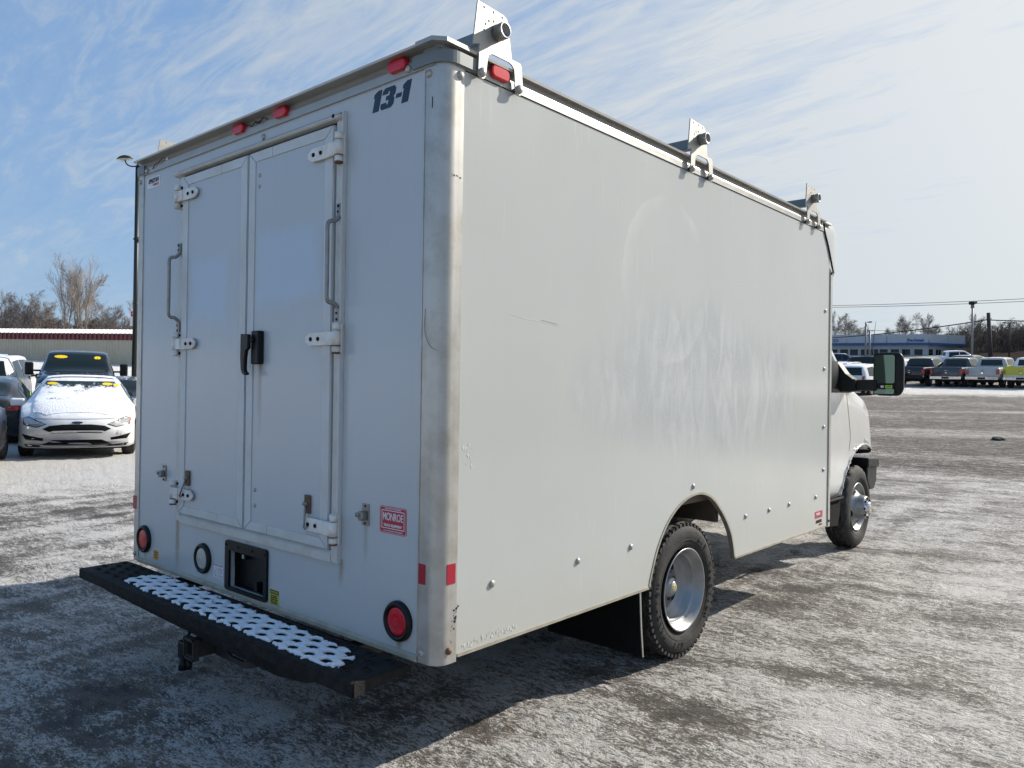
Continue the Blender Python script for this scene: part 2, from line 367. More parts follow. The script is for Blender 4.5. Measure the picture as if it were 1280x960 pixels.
# ------------------------------------------------------------------ ground sheet
rng = np.random.RandomState(3)
GP = rng.randint(0, 256, 512); GA = rng.rand(256)*2*np.pi
def pn(x, y, seed=0):
    xi = np.floor(x).astype(int); yi = np.floor(y).astype(int); xf = x-xi; yf = y-yi
    u = xf*xf*xf*(xf*(xf*6-15)+10); v = yf*yf*yf*(yf*(yf*6-15)+10)
    def g(ix, iy, dx, dy):
        h = GP[(GP[(ix+seed*17) & 255]+iy) & 255]; a = GA[h]; return np.cos(a)*dx+np.sin(a)*dy
    n00 = g(xi, yi, xf, yf); n10 = g(xi+1, yi, xf-1, yf); n01 = g(xi, yi+1, xf, yf-1); n11 = g(xi+1, yi+1, xf-1, yf-1)
    return (n00*(1-u)+n10*u)*(1-v)+(n01*(1-u)+n11*u)*v
def fbm(x, y, o=4, seed=0, g=.5):
    s = 0; a = 1
    for k in range(o): s = s+a*pn(x*2**k+k*13.7, y*2**k-k*7.3, seed+k); a *= g
    return s
def smst(a, b, x): t = np.clip((x-a)/(b-a), 0, 1); return t*t*(3-2*t)
def make_ground():
    hd = math.atan2(fw.y, fw.x)
    inner = np.linspace(-math.radians(41), math.radians(41), 620)
    outer = np.linspace(math.radians(41), 2*PI-math.radians(41), 72)[1:-1]
    ang = np.concatenate([inner, outer])+hd
    r = [0.9]
    while r[-1] < 900: r.append(r[-1]*(1.0115 if r[-1] < 40 else 1.03))
    r = np.array(r); nr, na = len(r), len(ang)
    cx, cy = 1.97316, -1.87881
    X = cx+np.outer(r, np.cos(ang)); Y = cy+np.outer(r, np.sin(ang))
    rr = np.hypot(X-C0[0], Y-C0[1]); Z = .0045*np.maximum(0, np.minimum(rr, 150)-8.5)**1.53
    near = 1-smst(14, 30, rr)
    # broad traffic-packed waves, ruts and small ice lumps; streaks run across the lot
    ca, sa = math.cos(.35), math.sin(.35); U = X*ca+Y*sa; V = -X*sa+Y*ca
    h = .020*fbm(X*.55, Y*.55, 3, 1)
    st = fbm(U*1.6, V*5.2, 4, 5, .6)
    st2 = fbm(U*6, V*15, 3, 9, .6)
    h = h+.014*st+.011*st2+.006*fbm(U*17, V*30, 2, 77)-.010*np.maximum(0, fbm(U*.5, V*2.2, 3, 31)-.1)
    flat = np.ones_like(X)
    for (wx, wy) in ((-.14, 1.83), (-2.33, 1.83), (-.38, 5.52), (-2.08, 5.52), (-.5, 1.83)):
        flat = flat*smst(.12, .40, np.hypot(X-wx, (Y-wy)*.8))
    h = (h+.004)*flat-.004
    Z = Z+h*near
    mid = fbm(U*1.1, V*2.6, 4, 131, .6)
    # attributes: amount of snow cover, amount of brown slush
    sn = .62+.50*fbm(X*.35, Y*.35, 3, 21)+.30*st+.80*mid
    far = smst(13.5, 16.5, rr+2.0*fbm(X*.2, Y*.2, 2, 40))
    right = smst(-6, 0, (X-cx)*cr.x+(Y-cy)*cr.y)          # toward the open lot on the right
    asph = far*right*(1-smst(47, 53, rr+3*fbm(X*.15, Y*.15, 2, 44)))
    sn = sn*(1-asph)+asph*(.06+.8*np.maximum(0, fbm(U*.10, V*.35, 4, 50)-.05))
    lotl = (1-right)*smst(9.6, 12.4, rr+1.5*fbm(X*.4, Y*.4, 2, 60))
    sn = sn*(1-lotl)+lotl*(1.35+.3*fbm(X*.6, Y*.6, 3, 61))
    nearl = (1-smst(-6, -1, (X-cx)*cr.x+(Y-cy)*cr.y))*(1-smst(9.5, 12, rr))
    sn = sn-.12*nearl+.85*nearl*fbm(U*.35, V*2.6, 3, 71)
    sn = np.where(rr > 46, np.maximum(sn, .85*smst(48, 52, rr)), sn); sn = sn*(1-right*smst(60, 66, rr)*.85); asph = np.maximum(asph, right*smst(60, 66, rr))
    # bare wet patches where the wheels have spun, dark melt water near the rear wheel
    for (bx, by, br) in ((1.1, 2.6, .5), (.9, 3.5, .55), (.35, 1.2, .4), (.52, 1.85, .22), (2.2, 1.2, .28), (1.9, .2, .3)):
        sn = sn-.32*(1-smst(br*.3, br, np.hypot(X-bx, Y-by)+.25*fbm(X*3, Y*3, 3, 80)))
    # wheel tracks: long streaks running with the lane, bending slightly
    lane = X*math.cos(.12)+.05*Y+.35*np.sin(Y*.22+X*.1); tr_ = fbm(lane*2.6, Y*.16, 4, 151, .62)+.5*fbm(lane*7, Y*.5, 2, 160)
    lw = (1-smst(-1.0, .8, X))*(1-smst(9.5, 13, rr)); sn = sn+lw*(.95*tr_-.06)
    lw2 = smst(.8, 2.5, X)*near; sn = sn+lw2*.45*tr_
    br_ = np.clip(.5+.9*fbm(X*.8, Y*.8, 4, 90)+.25*st-.5*mid, 0, 1)
    co = np.stack([X, Y, Z], -1).reshape(-1, 3)
    co = np.concatenate([co, [[cx, cy, 0]]]); c_i = len(co)-1
    idx = np.arange(nr*na).reshape(nr, na)
    a = idx[:-1, :]; b = idx[1:, :]; a2 = np.roll(a, -1, 1); b2 = np.roll(b, -1, 1)
    quads = np.stack([a, b, b2, a2], -1).reshape(-1, 4)
    tri = np.stack([np.full(na, c_i), idx[0], np.roll(idx[0], -1)], -1)
    me = bpy.data.meshes.new('ground')
    me.vertices.add(len(co)); me.vertices.foreach_set('co', co.ravel())
    nl = quads.size+tri.size; me.loops.add(nl); me.loops.foreach_set('vertex_index', np.concatenate([quads.ravel(), tri.ravel()]).astype(np.int32))
    nf = len(quads)+len(tri); me.polygons.add(nf)
    ls = np.concatenate([np.arange(len(quads))*4, len(quads)*4+np.arange(len(tri))*3]).astype(np.int32)
    me.polygons.foreach_set('loop_start', ls)
    me.polygons.foreach_set('use_smooth', np.ones(nf, bool)); me.update(calc_edges=True); me.validate()
    for nm, arr in (('snow', sn), ('brown', br_), ('asph', asph)):
        at = me.attributes.new(nm, 'FLOAT', 'POINT'); at.data.foreach_set('value', np.append(arr.ravel(), .5).astype(np.float32))
    m = bpy.data.materials.new('icy_lot'); m.use_nodes = True; t = m.node_tree; p = t.nodes['Principled BSDF']
    g = N(t, 'ShaderNodeTexCoord').outputs['Object']
    def att(k): n = N(t, 'ShaderNodeAttribute'); n.attribute_name = k; return n.outputs['Fac']
    v = mapping(t, g, scale=(1, 2.4, 1), rot=(0, 0, -.35))
    n1 = noise(t, v, 3.4, 10, .70, .6); n2 = noise(t, v, 15, 8, .72, .5); n3 = noise(t, g, 95, 4, .7)
    s0 = math_n(t, 'ADD', math_n(t, 'MULTIPLY', math_n(t, 'SUBTRACT', n1, .5), 2.6), att('snow'))
    s0 = math_n(t, 'ADD', s0, math_n(t, 'MULTIPLY', math_n(t, 'SUBTRACT', n2, .5), 3.1))
    s0 = math_n(t, 'ADD', s0, math_n(t, 'MULTIPLY', math_n(t, 'SUBTRACT', n3, .5), 1.9))
    n4 = noise(t, v, 42, 6, .75, .6)
    s0 = math_n(t, 'ADD', s0, math_n(t, 'MULTIPLY', math_n(t, 'SUBTRACT', n4, .5), 3.8))
    ice = ramp(t, s0, [(.06, 0.0), (.20, 1.0)]); white = ramp(t, s0, [(.40, 0.0), (.58, .55), (.95, 1.0)])
    brn = mixc(t, att('brown'), (.45, .42, .375), (.28, .235, .185))
    brn = mixc(t, n2, tuple(k for k in (.15, .13, .11)), brn)
    asp = mixc(t, noise(t, g, 260, 3, .8), (.030, .029, .028), (.085, .082, .078))
    asp2 = mixc(t, att('asph'), mixc(t, .45, asp, (.030, .024, .018)), mixc(t, .4, asp, (.10, .092, .085)))
    c1 = mixc(t, ice, asp2, brn); c2 = mixc(t, white, c1, (.93, .905, .865))
    dm = math_n(t, 'ADD', math_n(t, 'MULTIPLY', n2, .45), math_n(t, 'ADD', math_n(t, 'MULTIPLY', n4, .35), math_n(t, 'MULTIPLY', n3, .20)))
    grit = math_n(t, 'MULTIPLY', ramp(t, dm, [(.445, 1.0), (.53, 0.0)]), math_n(t, 'SUBTRACT', 1.0, math_n(t, 'MULTIPLY', att('asph'), .8)))
    grit = math_n(t, 'MULTIPLY', grit, ramp(t, math_n(t, 'MULTIPLY', att('snow'), .5), [(.46, 1.0), (.60, .12)]))
    c2 = mixc(t, math_n(t, 'MULTIPLY', grit, .74), c2, (.205, .178, .150))
    c2 = mixc(t, math_n(t, 'MULTIPLY', ramp(t, noise(t, g, 33, 5, .8, .5), [(.30, 1.0), (.40, 0.0)]), .75), c2, (.07, .06, .05))
    L(t, c2, p.inputs['Base Color'])
    rg = math_n(t, 'ADD', math_n(t, 'SUBTRACT', .62, math_n(t, 'MULTIPLY', ramp(t, n1, [(.35, 1.0), (.6, 0.0)]), .2)), math_n(t, 'MULTIPLY', att('asph'), .3))
    L(t, rg, p.inputs['Roughness']); L(t, math_n(t, 'SUBTRACT', .5, math_n(t, 'MULTIPLY', att('asph'), .35)), p.inputs['Specular IOR Level'])
    bn = N(t, 'ShaderNodeBump'); setin(bn, 'Strength', 1.0); setin(bn, 'Distance', .045)
    hh = math_n(t, 'ADD', math_n(t, 'ADD', math_n(t, 'MULTIPLY', n2, 1.5), math_n(t, 'MULTIPLY', n4, 1.0)), math_n(t, 'ADD', math_n(t, 'MULTIPLY', n3, .9), math_n(t, 'MULTIPLY', n1, 1.2))); L(t, hh, bn.inputs['Height'])
    L(t, bn.outputs[0], p.inputs['Normal'])
    o = link('ground', me, m); tag(o, kind='structure'); return o
make_ground()
# ------------------------------------------------------------------ the box truck (axes: rear face y=0, right side x=0)
TR = empty('box_truck', (0, 0, 0), 0, 'white box truck with twin rear doors and roof rack, parked on the icy lot', 'box truck')
XL = -2.465; XC = -1.2325
def text(name, body, size, loc, rot, m, parent, bold=0.0, shear=0.0, width=None, ext=.0008, align='CENTER', sx=1.0):
    cu = bpy.data.curves.new('t', 'FONT'); cu.body = body; cu.size = size; cu.offset = bold; cu.shear = shear; cu.extrude = ext; cu.align_x = align; cu.align_y = 'CENTER'
    o = bpy.data.objects.new('t', cu); COL.objects.link(o)
    dg = bpy.context.evaluated_depsgraph_get(); dg.update()
    me = bpy.data.meshes.new_from_object(o.evaluated_get(dg)); bpy.data.objects.remove(o, do_unlink=True)
    me.materials.clear()
    if width:
        xs = [v.co.x for v in me.vertices]; k = width/(max(xs)-min(xs)); 
        me.transform(Matrix.Diagonal((k, 1, 1, 1)))
    me.transform(Matrix.Translation(loc) @ Euler(rot).to_matrix().to_4x4())
    me.name = name
    return link(name, me, m, parent)
RR = (PI/2, 0, 0)                       # faces -Y (rear)
RS = (PI/2, 0, PI/2)                    # faces +X (right side)
def dome(name, r=.014, h=.008):
    return MB().lathe([(0, r), (h*.5, r*.95), (h*.85, r*.65), (h, .0005)], 'z', seg=12).mesh(name)
BOLT = dome('bolt', .0145, .010); BOLT.materials.append(M['rail'])
BOLTR = dome('bolt_rusty', .012, .012); BOLTR.materials.append(M['rust'])
BOLTS = dome('bolt_dark', .008, .006); BOLTS.materials.append(M['gap'])
def bolt(loc, face, parent=TR, me=BOLT, name='bolt', sc=1.0):
    o = link(name, me, None, parent); o.location = loc
    o.rotation_euler = {'rear': (PI/2, 0, 0), 'side': (0, PI/2, 0)}[face]; o.scale = (sc, sc, sc); return o

# --- rear wall, with an opening for the plate recess
b = MB()
PX0, PX1, PZ0, PZ1 = -1.398, -1.092, .458, .636
b.box(-2.372, PX0, 0, .02, .447, 2.541); b.box(PX1, -.094, 0, .02, .447, 2.541)
b.box(PX0, PX1, 0, .02, PZ1, 2.541); b.box(PX0, PX1, 0, .02, .447, PZ0)
b.build('rear_panel', M['rear'], TR)
# --- right side wall with wheel arch and slanted front seam
ARCH = smooth_path([(1.413, .438, 0), (1.435, .507, 0), (1.498, .634, 0), (1.602, .750, 0), (1.743, .826, 0), (1.905, .850, 0), (2.056, .810, 0), (2.204, .695, 0), (2.296, .576, 0), (2.341, .438, 0)], 4)
ARCH = [(p.x, p.y) for p in ARCH]
poly = [(.09, .438)]+ARCH+[(3.84, .438), (3.84, 2.38), (3.775, 2.465), (3.718, 2.541), (.09, 2.541)]
MB().prism(poly, 'x', -.022, 0.0).build('side_panel', M['side'], TR)
MB().prism(poly, 'x', XL, XL+.022).build('side_panel', M['side'], TR)
def edge_trim(x0, x1):
    b = MB(); line = [(.10, .438)]+ARCH+[(3.83, .438)]
    w = .012
    for i in range(len(line)-1):
        (ya, za), (yb, zb) = line[i], line[i+1]; d = Vector((yb-ya, zb-za)).normalized(); n = Vector((-d.y, d.x))
        t = bmesh.new(); vs = []
        for x in (x0, x1):
            for (yy, zz_) in ((ya, za), (yb, zb), (yb+n.x*w, zb+n.y*w), (ya+n.x*w, za+n.y*w)): vs.append(t.verts.new((x, yy, zz_)))
        for f in ((0, 1, 2, 3), (7, 6, 5, 4), (0, 4, 5, 1), (1, 5, 6, 2), (2, 6, 7, 3), (3, 7, 4, 0)): t.faces.new([vs[k] for k in f])
        b.add(t)
    return b
edge_trim(-.024, .0035).build('edge_trim', M['edge'], TR)
# --- rear corner posts (rounded aluminium extrusions)
def post(sgn, x0, w_in):
    R = .05
    pts = [(x0-w_in*sgn, -.005)]
    cx, cy = x0-R*sgn, R
    for i in range(9):
        a = -90+90*i/8
        pts.append((cx+sgn*(R+.004)*math.cos(math.radians(a)), cy+(R+.005)*math.sin(math.radians(a))))
    pts += [(x0+.004*sgn, .092), (x0-.03*sgn, .092), (x0-.03*sgn, .06), (x0-w_in*sgn, .025)]
    t = MB().prism(pts, 'z', .425, 2.547)
    o = t.build('corner_post', M['alu'], TR); 
    for f in o.data.polygons: f.use_smooth = abs(f.normal.z) < .5
    m = o.modifiers.new('e', 'EDGE_SPLIT'); m.split_angle = math.radians(28)
    return o
post(1, 0.0, .095); post(-1, XL, .093)
# raised bead on the rear leg of the right post
MB().box(-.098, -.093, -.0075, .0, .43, 2.54).build('post_bead', M['alu'], TR)
# --- bottom rail at the rear, front strip, roof, floor and far walls
MB().prism([(-.012, .425), (.03, .425), (.03, .44), (-.004, .448), (-.012, .440)], 'x', -2.372, -.093).build('bottom_rail', M['edge'], TR)
MB().box(-.02, .0045, 3.842, 3.897, .432, 2.30, .003).build('front_strip', M['alu'], TR)
MB().box(.0046, .0065, 3.846, 3.851, .436, 2.28).build('strip_groove', M['gap'], TR)
MB().box(XL+.01, -.01, .0, 3.9, 2.612, 2.626, .003).build('roof', M['rail'], TR)
MB().box(XL+.02, -.02, 3.86, 3.89, .44, 2.60).build('front_wall', M['side'], TR)
MB().box(XL+.03, -.03, .03, 3.85, .86, .90).box(-.55, -.03, 1.36, 2.40, .845, .858).build('floor', M['chassis'], TR)
# --- top rail: lower band, shaded web, overhanging flange
b = MB(); b.prism([(-.010, 2.540), (-.010, 2.572), (-.006, 2.585), (.004, 2.588), (.004, 2.606), (-.050, 2.604), (-.052, 2.612), (.03, 2.618), (.03, 2.540)], 'x', -2.40, -.05)
b.build('rear_top_rail', M['rail'], TR)
for sgn, x0 in ((1, 0.0), (-1, XL)):
    pts = [(x0+sgn*.005, 2.541), (x0+sgn*.005, 2.570), (x0+sgn*.002, 2.582), (x0-sgn*.006, 2.586), (x0-sgn*.006, 2.606), (x0+sgn*.019, 2.604), (x0+sgn*.021, 2.614), (x0-sgn*.04, 2.622), (x0-sgn*.04, 2.541)]
    MB().prism(pts, 'y', .05, 3.71).build('side_top_rail', M['rail'], TR)
# thin dark seam under the side rail
MB().box(.0, .0025, .10, 3.715, 2.5385, 2.5415).build('rail_seam', M['gap'], TR)
# flange corner pieces
MB().prism([(-.10, -.052), (-.015, -.052), (.0215, -.012), (.0215, .10), (-.10, .10)], 'z', 2.6045, 2.6195).build('flange_corner', M['rail'], TR)
# --- grey corner caps
def cap(sgn, x0, inw, side):
    def ring(p, R=.055):
        pts = [(x0-sgn*inw, -p)]
        cx, cy = x0-R*sgn, R
        for i in range(9):
            a = math.radians(-90+90*i/8); pts.append((cx+sgn*(R+p)*math.cos(a), cy+(R+p)*math.sin(a)))
        pts += [(x0+sgn*p, side), (x0-sgn*.01, side), (x0-sgn*.01, .07), (x0-sgn*inw, .02)]
        return pts
    b = MB(); b.prism(ring(.018), 'z', 2.546, 2.590); 
    return b.build('corner_cap', M['cap'], TR)
cap(1, 0, .155, .155); cap(-1, XL, .12, .12)
MB().box(-.10, -.008, -.014, .10, 2.590, 2.604).build('cap_block', M['cap'], TR)
# --- door frame
ft = M['trim']
MB().box(-1.922, -1.882, -.014, 0, .705, 2.455, .003).build('door_frame_post', ft, TR)
MB().box(-.604, -.560, -.014, 0, .700, 2.458, .003).build('door_frame_post', ft, TR)
MB().box(-.561, -.553, -.022, 0, .700, 2.487, .002).build('door_frame_lip', M['trimw'], TR)
MB().prism([(-.016, .700), (-.016, .728), (-.004, .745), (0, .745), (0, .700)], 'x', -1.881, -.605).build('door_sill', ft, TR)
MB().box(-1.881, -.605, -.003, 0, .745, 2.458).build('door_gap', M['gap'], TR)
b = MB().prism([(-.036, 2.466), (-.030, 2.460), (-.006, 2.457), (0, 2.457), (0, 2.487), (-.006, 2.487), (-.024, 2.478), (-.034, 2.474)], 'x', -1.965, -.562)
b.build('drip_rail', M['trim'], TR)
MB().box(-1.965, -.562, -.0085, 0, 2.4875, 2.4905).build('drip_rail_seal', M['gap'], TR)
for x in (-1.93, -1.62, -1.27, -.93, -.62): bolt((x, -.007, 2.4835), 'rear', me=BOLTS, sc=.7)
bolt((-.60, -.034, 2.472), 'rear', me=BOLTS, sc=1.0)
# --- doors
def door(x0, x1, hinge_left):
    z0, z1 = .750, 2.444
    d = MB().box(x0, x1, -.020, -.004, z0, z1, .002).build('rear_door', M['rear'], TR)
    w = .055; g = .0015; p = -.0245
    def strip(pts):
        MB().prism(pts, 'y', p, -.0195, .0012).build('door_edge_strip', M['trimw'], d)
    ix0, ix1, iz0, iz1 = x0+w, x1-w, z0+w*.75, z1-w*.85
    strip([(x0+.002, z0+.004), (ix0-g, iz0+g), (ix0-g, iz1-g), (x0+.002, z1-.004)])
    strip([(x1-.002, z0+.004), (x1-.002, z1-.004), (ix1+g, iz1-g), (ix1+g, iz0+g)])
    for (za, zb, iz) in ((z0, z0+.004, iz0), (z1, z1-.004, iz1)):
        xm = x0+(x1-x0)*(.62 if hinge_left else .30)
        sgn = 1 if iz > za else -1
        strip([(x0+.005, za+.002*sgn), (xm-g, za+.002*sgn), (xm-g, iz-g*sgn), (ix0, iz-g*sgn)])
        strip([(xm+g, za+.002*sgn), (x1-.005, za+.002*sgn), (ix1, iz-g*sgn), (xm+g, iz-g*sgn)])
    return d
dl = door(-1.872, -1.2575, True); dr = door(-1.2445, -.612, False)
for zz_ in (2.335, 2.285, .935, .865): bolt((-1.160, -.020, zz_), 'rear', dr, sc=.62)
# --- hinges
def hinge(zc, right, rusty):
    s = 1 if right else -1
    xo = -.571 if right else -1.898
    h = MB()
    # butt plate, knuckles, strap with pointed end
    h.box(xo-.024, xo+.024, -.022, -.012, zc-.060, zc+.060, .003)
    xk = xo+.010*s
    h.cyl((xk, -.034, zc+.032), (xk, -.034, zc+.060), .017); h.cyl((xk, -.034, zc-.060), (xk, -.034, zc-.032), .017)
    h.cyl((xk, -.034, zc-.029), (xk, -.034, zc+.029), .0175)
    e = xo-.196*s if right else xo+.192
    hh = .027
    pts = [(xk, zc-hh), (xk, zc+hh), (e+.028*s if right else e-.028, zc+hh), (e, zc+hh*.35), (e, zc-hh*.35), (e+.028*s if right else e-.028, zc-hh)]
    h.prism(pts, 'y', -.038, -.0285, .002)
    xs_ = xo-.05*s if right else xo+.05
    h.box(min(xk, xs_), max(xk, xs_), -.044, -.037, zc-hh, zc+hh, .002)
    o = h.build('hinge', M['hinge'], TR)
    for dx in (.105, .155):
        bolt((xo-dx*s, -.0385, zc), 'rear', o, BOLTS, 'hinge_screw', 1.1)
    for dz in (.046, -.046): bolt((xo-.012*s, -.022, zc+dz), 'rear', o, BOLTS, 'hinge_screw', 1.0)
    if rusty:
        MB().cyl((xk, -.034, zc-.062), (xk, -.034, zc-.055), .0178).build('hinge_rust', M['rust'], o); MB().cyl((xk, -.034, zc-.0325), (xk, -.034, zc-.028), .0179).build('hinge_rust', M['rust'], o)
    return o
for z, ru in ((2.340, 1), (1.590, 1), (.838, 1)): hinge(z, True, ru)
for z, ru in ((2.347, 0), (1.600, 0), (.850, 1)): hinge(z, False, ru)
# --- grab handles (bent rod with flattened, drilled ends)
def grab(x, ztop, zbot, dx):
    p = .068
    pts = [(x, -.020, ztop+.035), (x, -.022, ztop-.002), (x+dx*.2, -.038, ztop-.022), (x+dx*.8, -p*.85, ztop-.026), (x+dx, -p, ztop-.045), (x+dx, -p, ztop-.10),
           (x+dx, -p, zbot+.10), (x+dx, -p, zbot+.045), (x+dx*.8, -p*.85, zbot+.026), (x+dx*.2, -.038, zbot+.022), (x, -.022, zbot+.002), (x, -.020, zbot-.045)]
    h = MB().tube(smooth_path(pts, 5), .0085, 10)
    h.box(x-.013, x+.013, -.024, -.016, ztop-.005, ztop+.050, .003); h.box(x-.013, x+.013, -.024, -.016, zbot-.055, zbot+.006, .003)
    o = h.build('grab_handle', M['steel'], TR)
    for z in (ztop+.038, ztop+.015, zbot-.015, zbot-.040): bolt((x, -.025, z), 'rear', o, BOLTS, 'handle_screw', .8)
grab(-.572, 2.075, 1.705, -.008); grab(-1.912, 2.065, 1.712, -.008)
# --- black latch
b = MB().box(-1.162, -1.103, -.052, -.020, 1.492, 1.640, .006); b.build('latch_housing', M['black'], TR)
lever = [(-1.212, 1.627), (-1.150, 1.624), (-1.150, 1.560), (-1.162, 1.556), (-1.170, 1.548), (-1.176, 1.520), (-1.178, 1.468), (-1.170, 1.456), (-1.158, 1.455), (-1.158, 1.446), (-1.176, 1.442), (-1.196, 1.450), (-1.208, 1.470), (-1.213, 1.520)]
MB().prism(lever, 'y', -.074, -.056, .004).build('latch_lever', M['black'], TR)
MB().cyl((-1.145, -.066, 1.60), (-1.145, -.050, 1.60), .014).build('latch_pivot', M['black'], TR)
# --- hold-open catches and hasps
def catch(x, z):
    b = MB().box(x-.021, x+.021, -.005, 0, z-.042, z+.042, .002)
    b.box(x-.017, x+.014, -.030, -.004, z-.016, z+.014, .005); b.cyl((x-.026, -.026, z), (x-.004, -.026, z), .009); b.box(x-.004, x+.016, -.036, -.006, z-.020, z-.012, .002)
    o = b.build('door_catch', M['steel'], TR)
    for dz in (.033, -.033): bolt((x, -.005, z+dz), 'rear', o, BOLTS, 'catch_screw', .6)
catch(-.400, .912); catch(-2.078, .932)
def hasp(x, z, lean):
    b = MB().box(x-.020, x+.020, -.030, -.024, z-.040, z+.036, .002)
    o = b.build('hasp_plate', M['rust'], TR)
    MB().tube([(x, -.036, z-.004), (x+lean, -.044, z-.045), (x+lean*2, -.052, z-.092), (x+lean*2+.008, -.050, z-.098), (x+lean*2+.012, -.046, z-.088)], .0045, 8).cyl((x-.016, -.035, z), (x+.012, -.035, z), .007).build('hasp_hook', M['steel'], o)
hasp(-.748, .918, .006); hasp(-1.775, .935, -.016)
# --- stickers
def sticker(name, x0, x1, z0, z1, m, r=.006, y=-.0012):
    return MB().prism(rrect(x0, x1, z0, z1, r, 3), 'y', y, 0).build(name, m, TR)
s = sticker('red_sticker', -.318, -.166, .858, .958, M['decred'], .008)
def frame_line(x0, x1, z0, z1, w, y, m, p, axis='y'):
    b = MB()
    for (a, c, d, e) in ((x0, x1, z1-w, z1), (x0, x1, z0, z0+w), (x0, x0+w, z0+w, z1-w), (x1-w, x1, z0+w, z1-w)):
        if axis == 'y': b.box(a, c, y-.0005, y, d, e)
        else: b.box(y, y+.0005, a, c, d, e)
    return b.build('sticker_line', m, p)
frame_line(-.3155, -.1685, .8605, .9555, .0012, -.0012, M['decwhite'], s)
frame_line(-.306, -.178, .876, .944, .0028, -.0012, M['decwhite'], s)
text('lettering', 'MONROE', .040, (-.242, -.0016, .919), RR, M['decwhite'], s, .0002, 0, .112)
text('lettering', 'TRUCK EQUIPMENT', .0125, (-.242, -.0016, .888), RR, M['decwhite'], s, .0004, 0, .104)
text('lettering', 'THANK YOU FOR YOUR BUSINESS', .007, (-.242, -.0016, .9495), RR, M['decwhite'], s, 0, 0, .09)
text('lettering', 'CALL US FOR PARTS AND SERVICE', .0065, (-.242, -.0016, .868), RR, M['decwhite'], s, 0, 0, .11)
# fleet number
def fleet_number():
    b = MB(); k = .088/.10
    def gl(pts, ox): 
        P = [(-.290+ox+(px_*.088)+pz_*.022, 2.447+pz_*.078) for px_, pz_ in pts]
        b.prism(P, 'y', -.0012, 0)
    one = [(.08, 0), (.50, 0), (.50, 1.0), (.22, 1.0), (.0, .86), (.0, .68), (.08, .70)]
    gl(one, -.115)
    three = [(0, .14), (.10, 0), (.72, 0), (.86, .14), (.86, .42), (.76, .50), (.86, .58), (.86, .86), (.72, 1.0), (.12, 1.0), (0, .88), (0, .70), (.36, .70), (.36, .80), (.48, .80), (.48, .60), (.28, .60), (.28, .40), (.48, .40), (.48, .20), (.36, .20), (.36, .30), (0, .30)]
    gl(three, -.064); gl([(0, .34), (.36, .34), (.36, .54), (0, .54)], .020); gl(one, .052)
    return b.build('fleet_number', M['navy'], TR)
fleet_number()
s = sticker('builder_sticker', -2.338, -2.186, 2.458, 2.516, M['decwhite'], .004)
text('lettering', 'SPARTAN', .034, (-2.262, -.0016, 2.496), RR, M['inkb'], s, .0012, .25, .125)
text('lettering', 'CARGO', .016, (-2.235, -.0016, 2.473), RR, M['decred'], s, .0006, .2, .07)
s = sticker('caution_sticker', -1.058, -.988, .447, .511, M['yellow'], .003)
MB().box(-1.0565, -.9895, -.0018, -.001, .492, .5095).build('sticker_band', M['inkb'], s)
text('lettering', 'CAUTION', .0135, (-1.023, -.0022, .5008), RR, M['yellow'], s, .0003, 0, .056)
for i in range(5): text('lettering', ('STEP CAREFULLY', 'SURFACE MAY BE', 'SLIPPERY WHEN', 'WET OR ICY', 'HOLD HANDLE')[i], .0075, (-1.023, -.0018, .4845-i*.0078), RR, M['inkb'], s, 0, 0, .052)
s = sticker('orange_sticker', -2.192, -2.134, .464, .514, M['orange'], .012)
for i in range(3): MB().box(-2.183, -2.145, -.0017, -.0012, .475+i*.013, .480+i*.013).build('sticker_line', M['rust'], s)
s = sticker('faded_sticker', -1.552, -1.462, .478, .542, M['faded'], .003)
MB().box(-1.549, -1.465, -.0017, -.0012, .537, .540).build('sticker_line', M['decred'], s)
rg_ = random.Random(4)
bb = MB()
for i in range(26):
    x = -1.545+rg_.random()*.072; z = .483+rg_.random()*.045; bb.box(x, x+.003+rg_.random()*.008, -.0017, -.0012, z, z+.0018)
bb.build('sticker_print', M['inkb'], s)
# --- reflectors
MB().prism(rrect(-.097, -.057, .704, .776, .004), 'y', -.0065, -.004).build('reflector', M['redref'], TR)
MB().prism(rrect(.040, .082, .706, .778, .004), 'x', .002, .0055).build('reflector', M['redref'], TR)
MB().prism(rrect(-2.440, -2.398, .706, .780, .004), 'y', -.0065, -.004).build('reflector', M['redref'], TR)
# --- round lamps
def lamp(x, z, red):
    g = MB().lathe([(0, .074), (-.012, .0735), (-.019, .068), (-.020, .058), (-.012, .0525), (-.004, .052)], 'y', (x, 0, z), 40).build('lamp_grommet', M['black'], TR)
    MB().lathe([(-.005, .0525), (-.013, .051), (-.0155, .046), (-.0145, .043), (-.017, .039), (-.0155, .035), (-.018, .031), (-.0165, .027), (-.0185, .022), (-.017, .018), (-.019, .012), (-.0185, .0004)], 'y', (x, 0, z), 36).build('lamp_lens', M['red'] if red else M['clear'], g)
    return g
lamp(-.200, .5475, True); lamp(-2.2955, .5570, True); lamp(-1.6480, .5520, False)
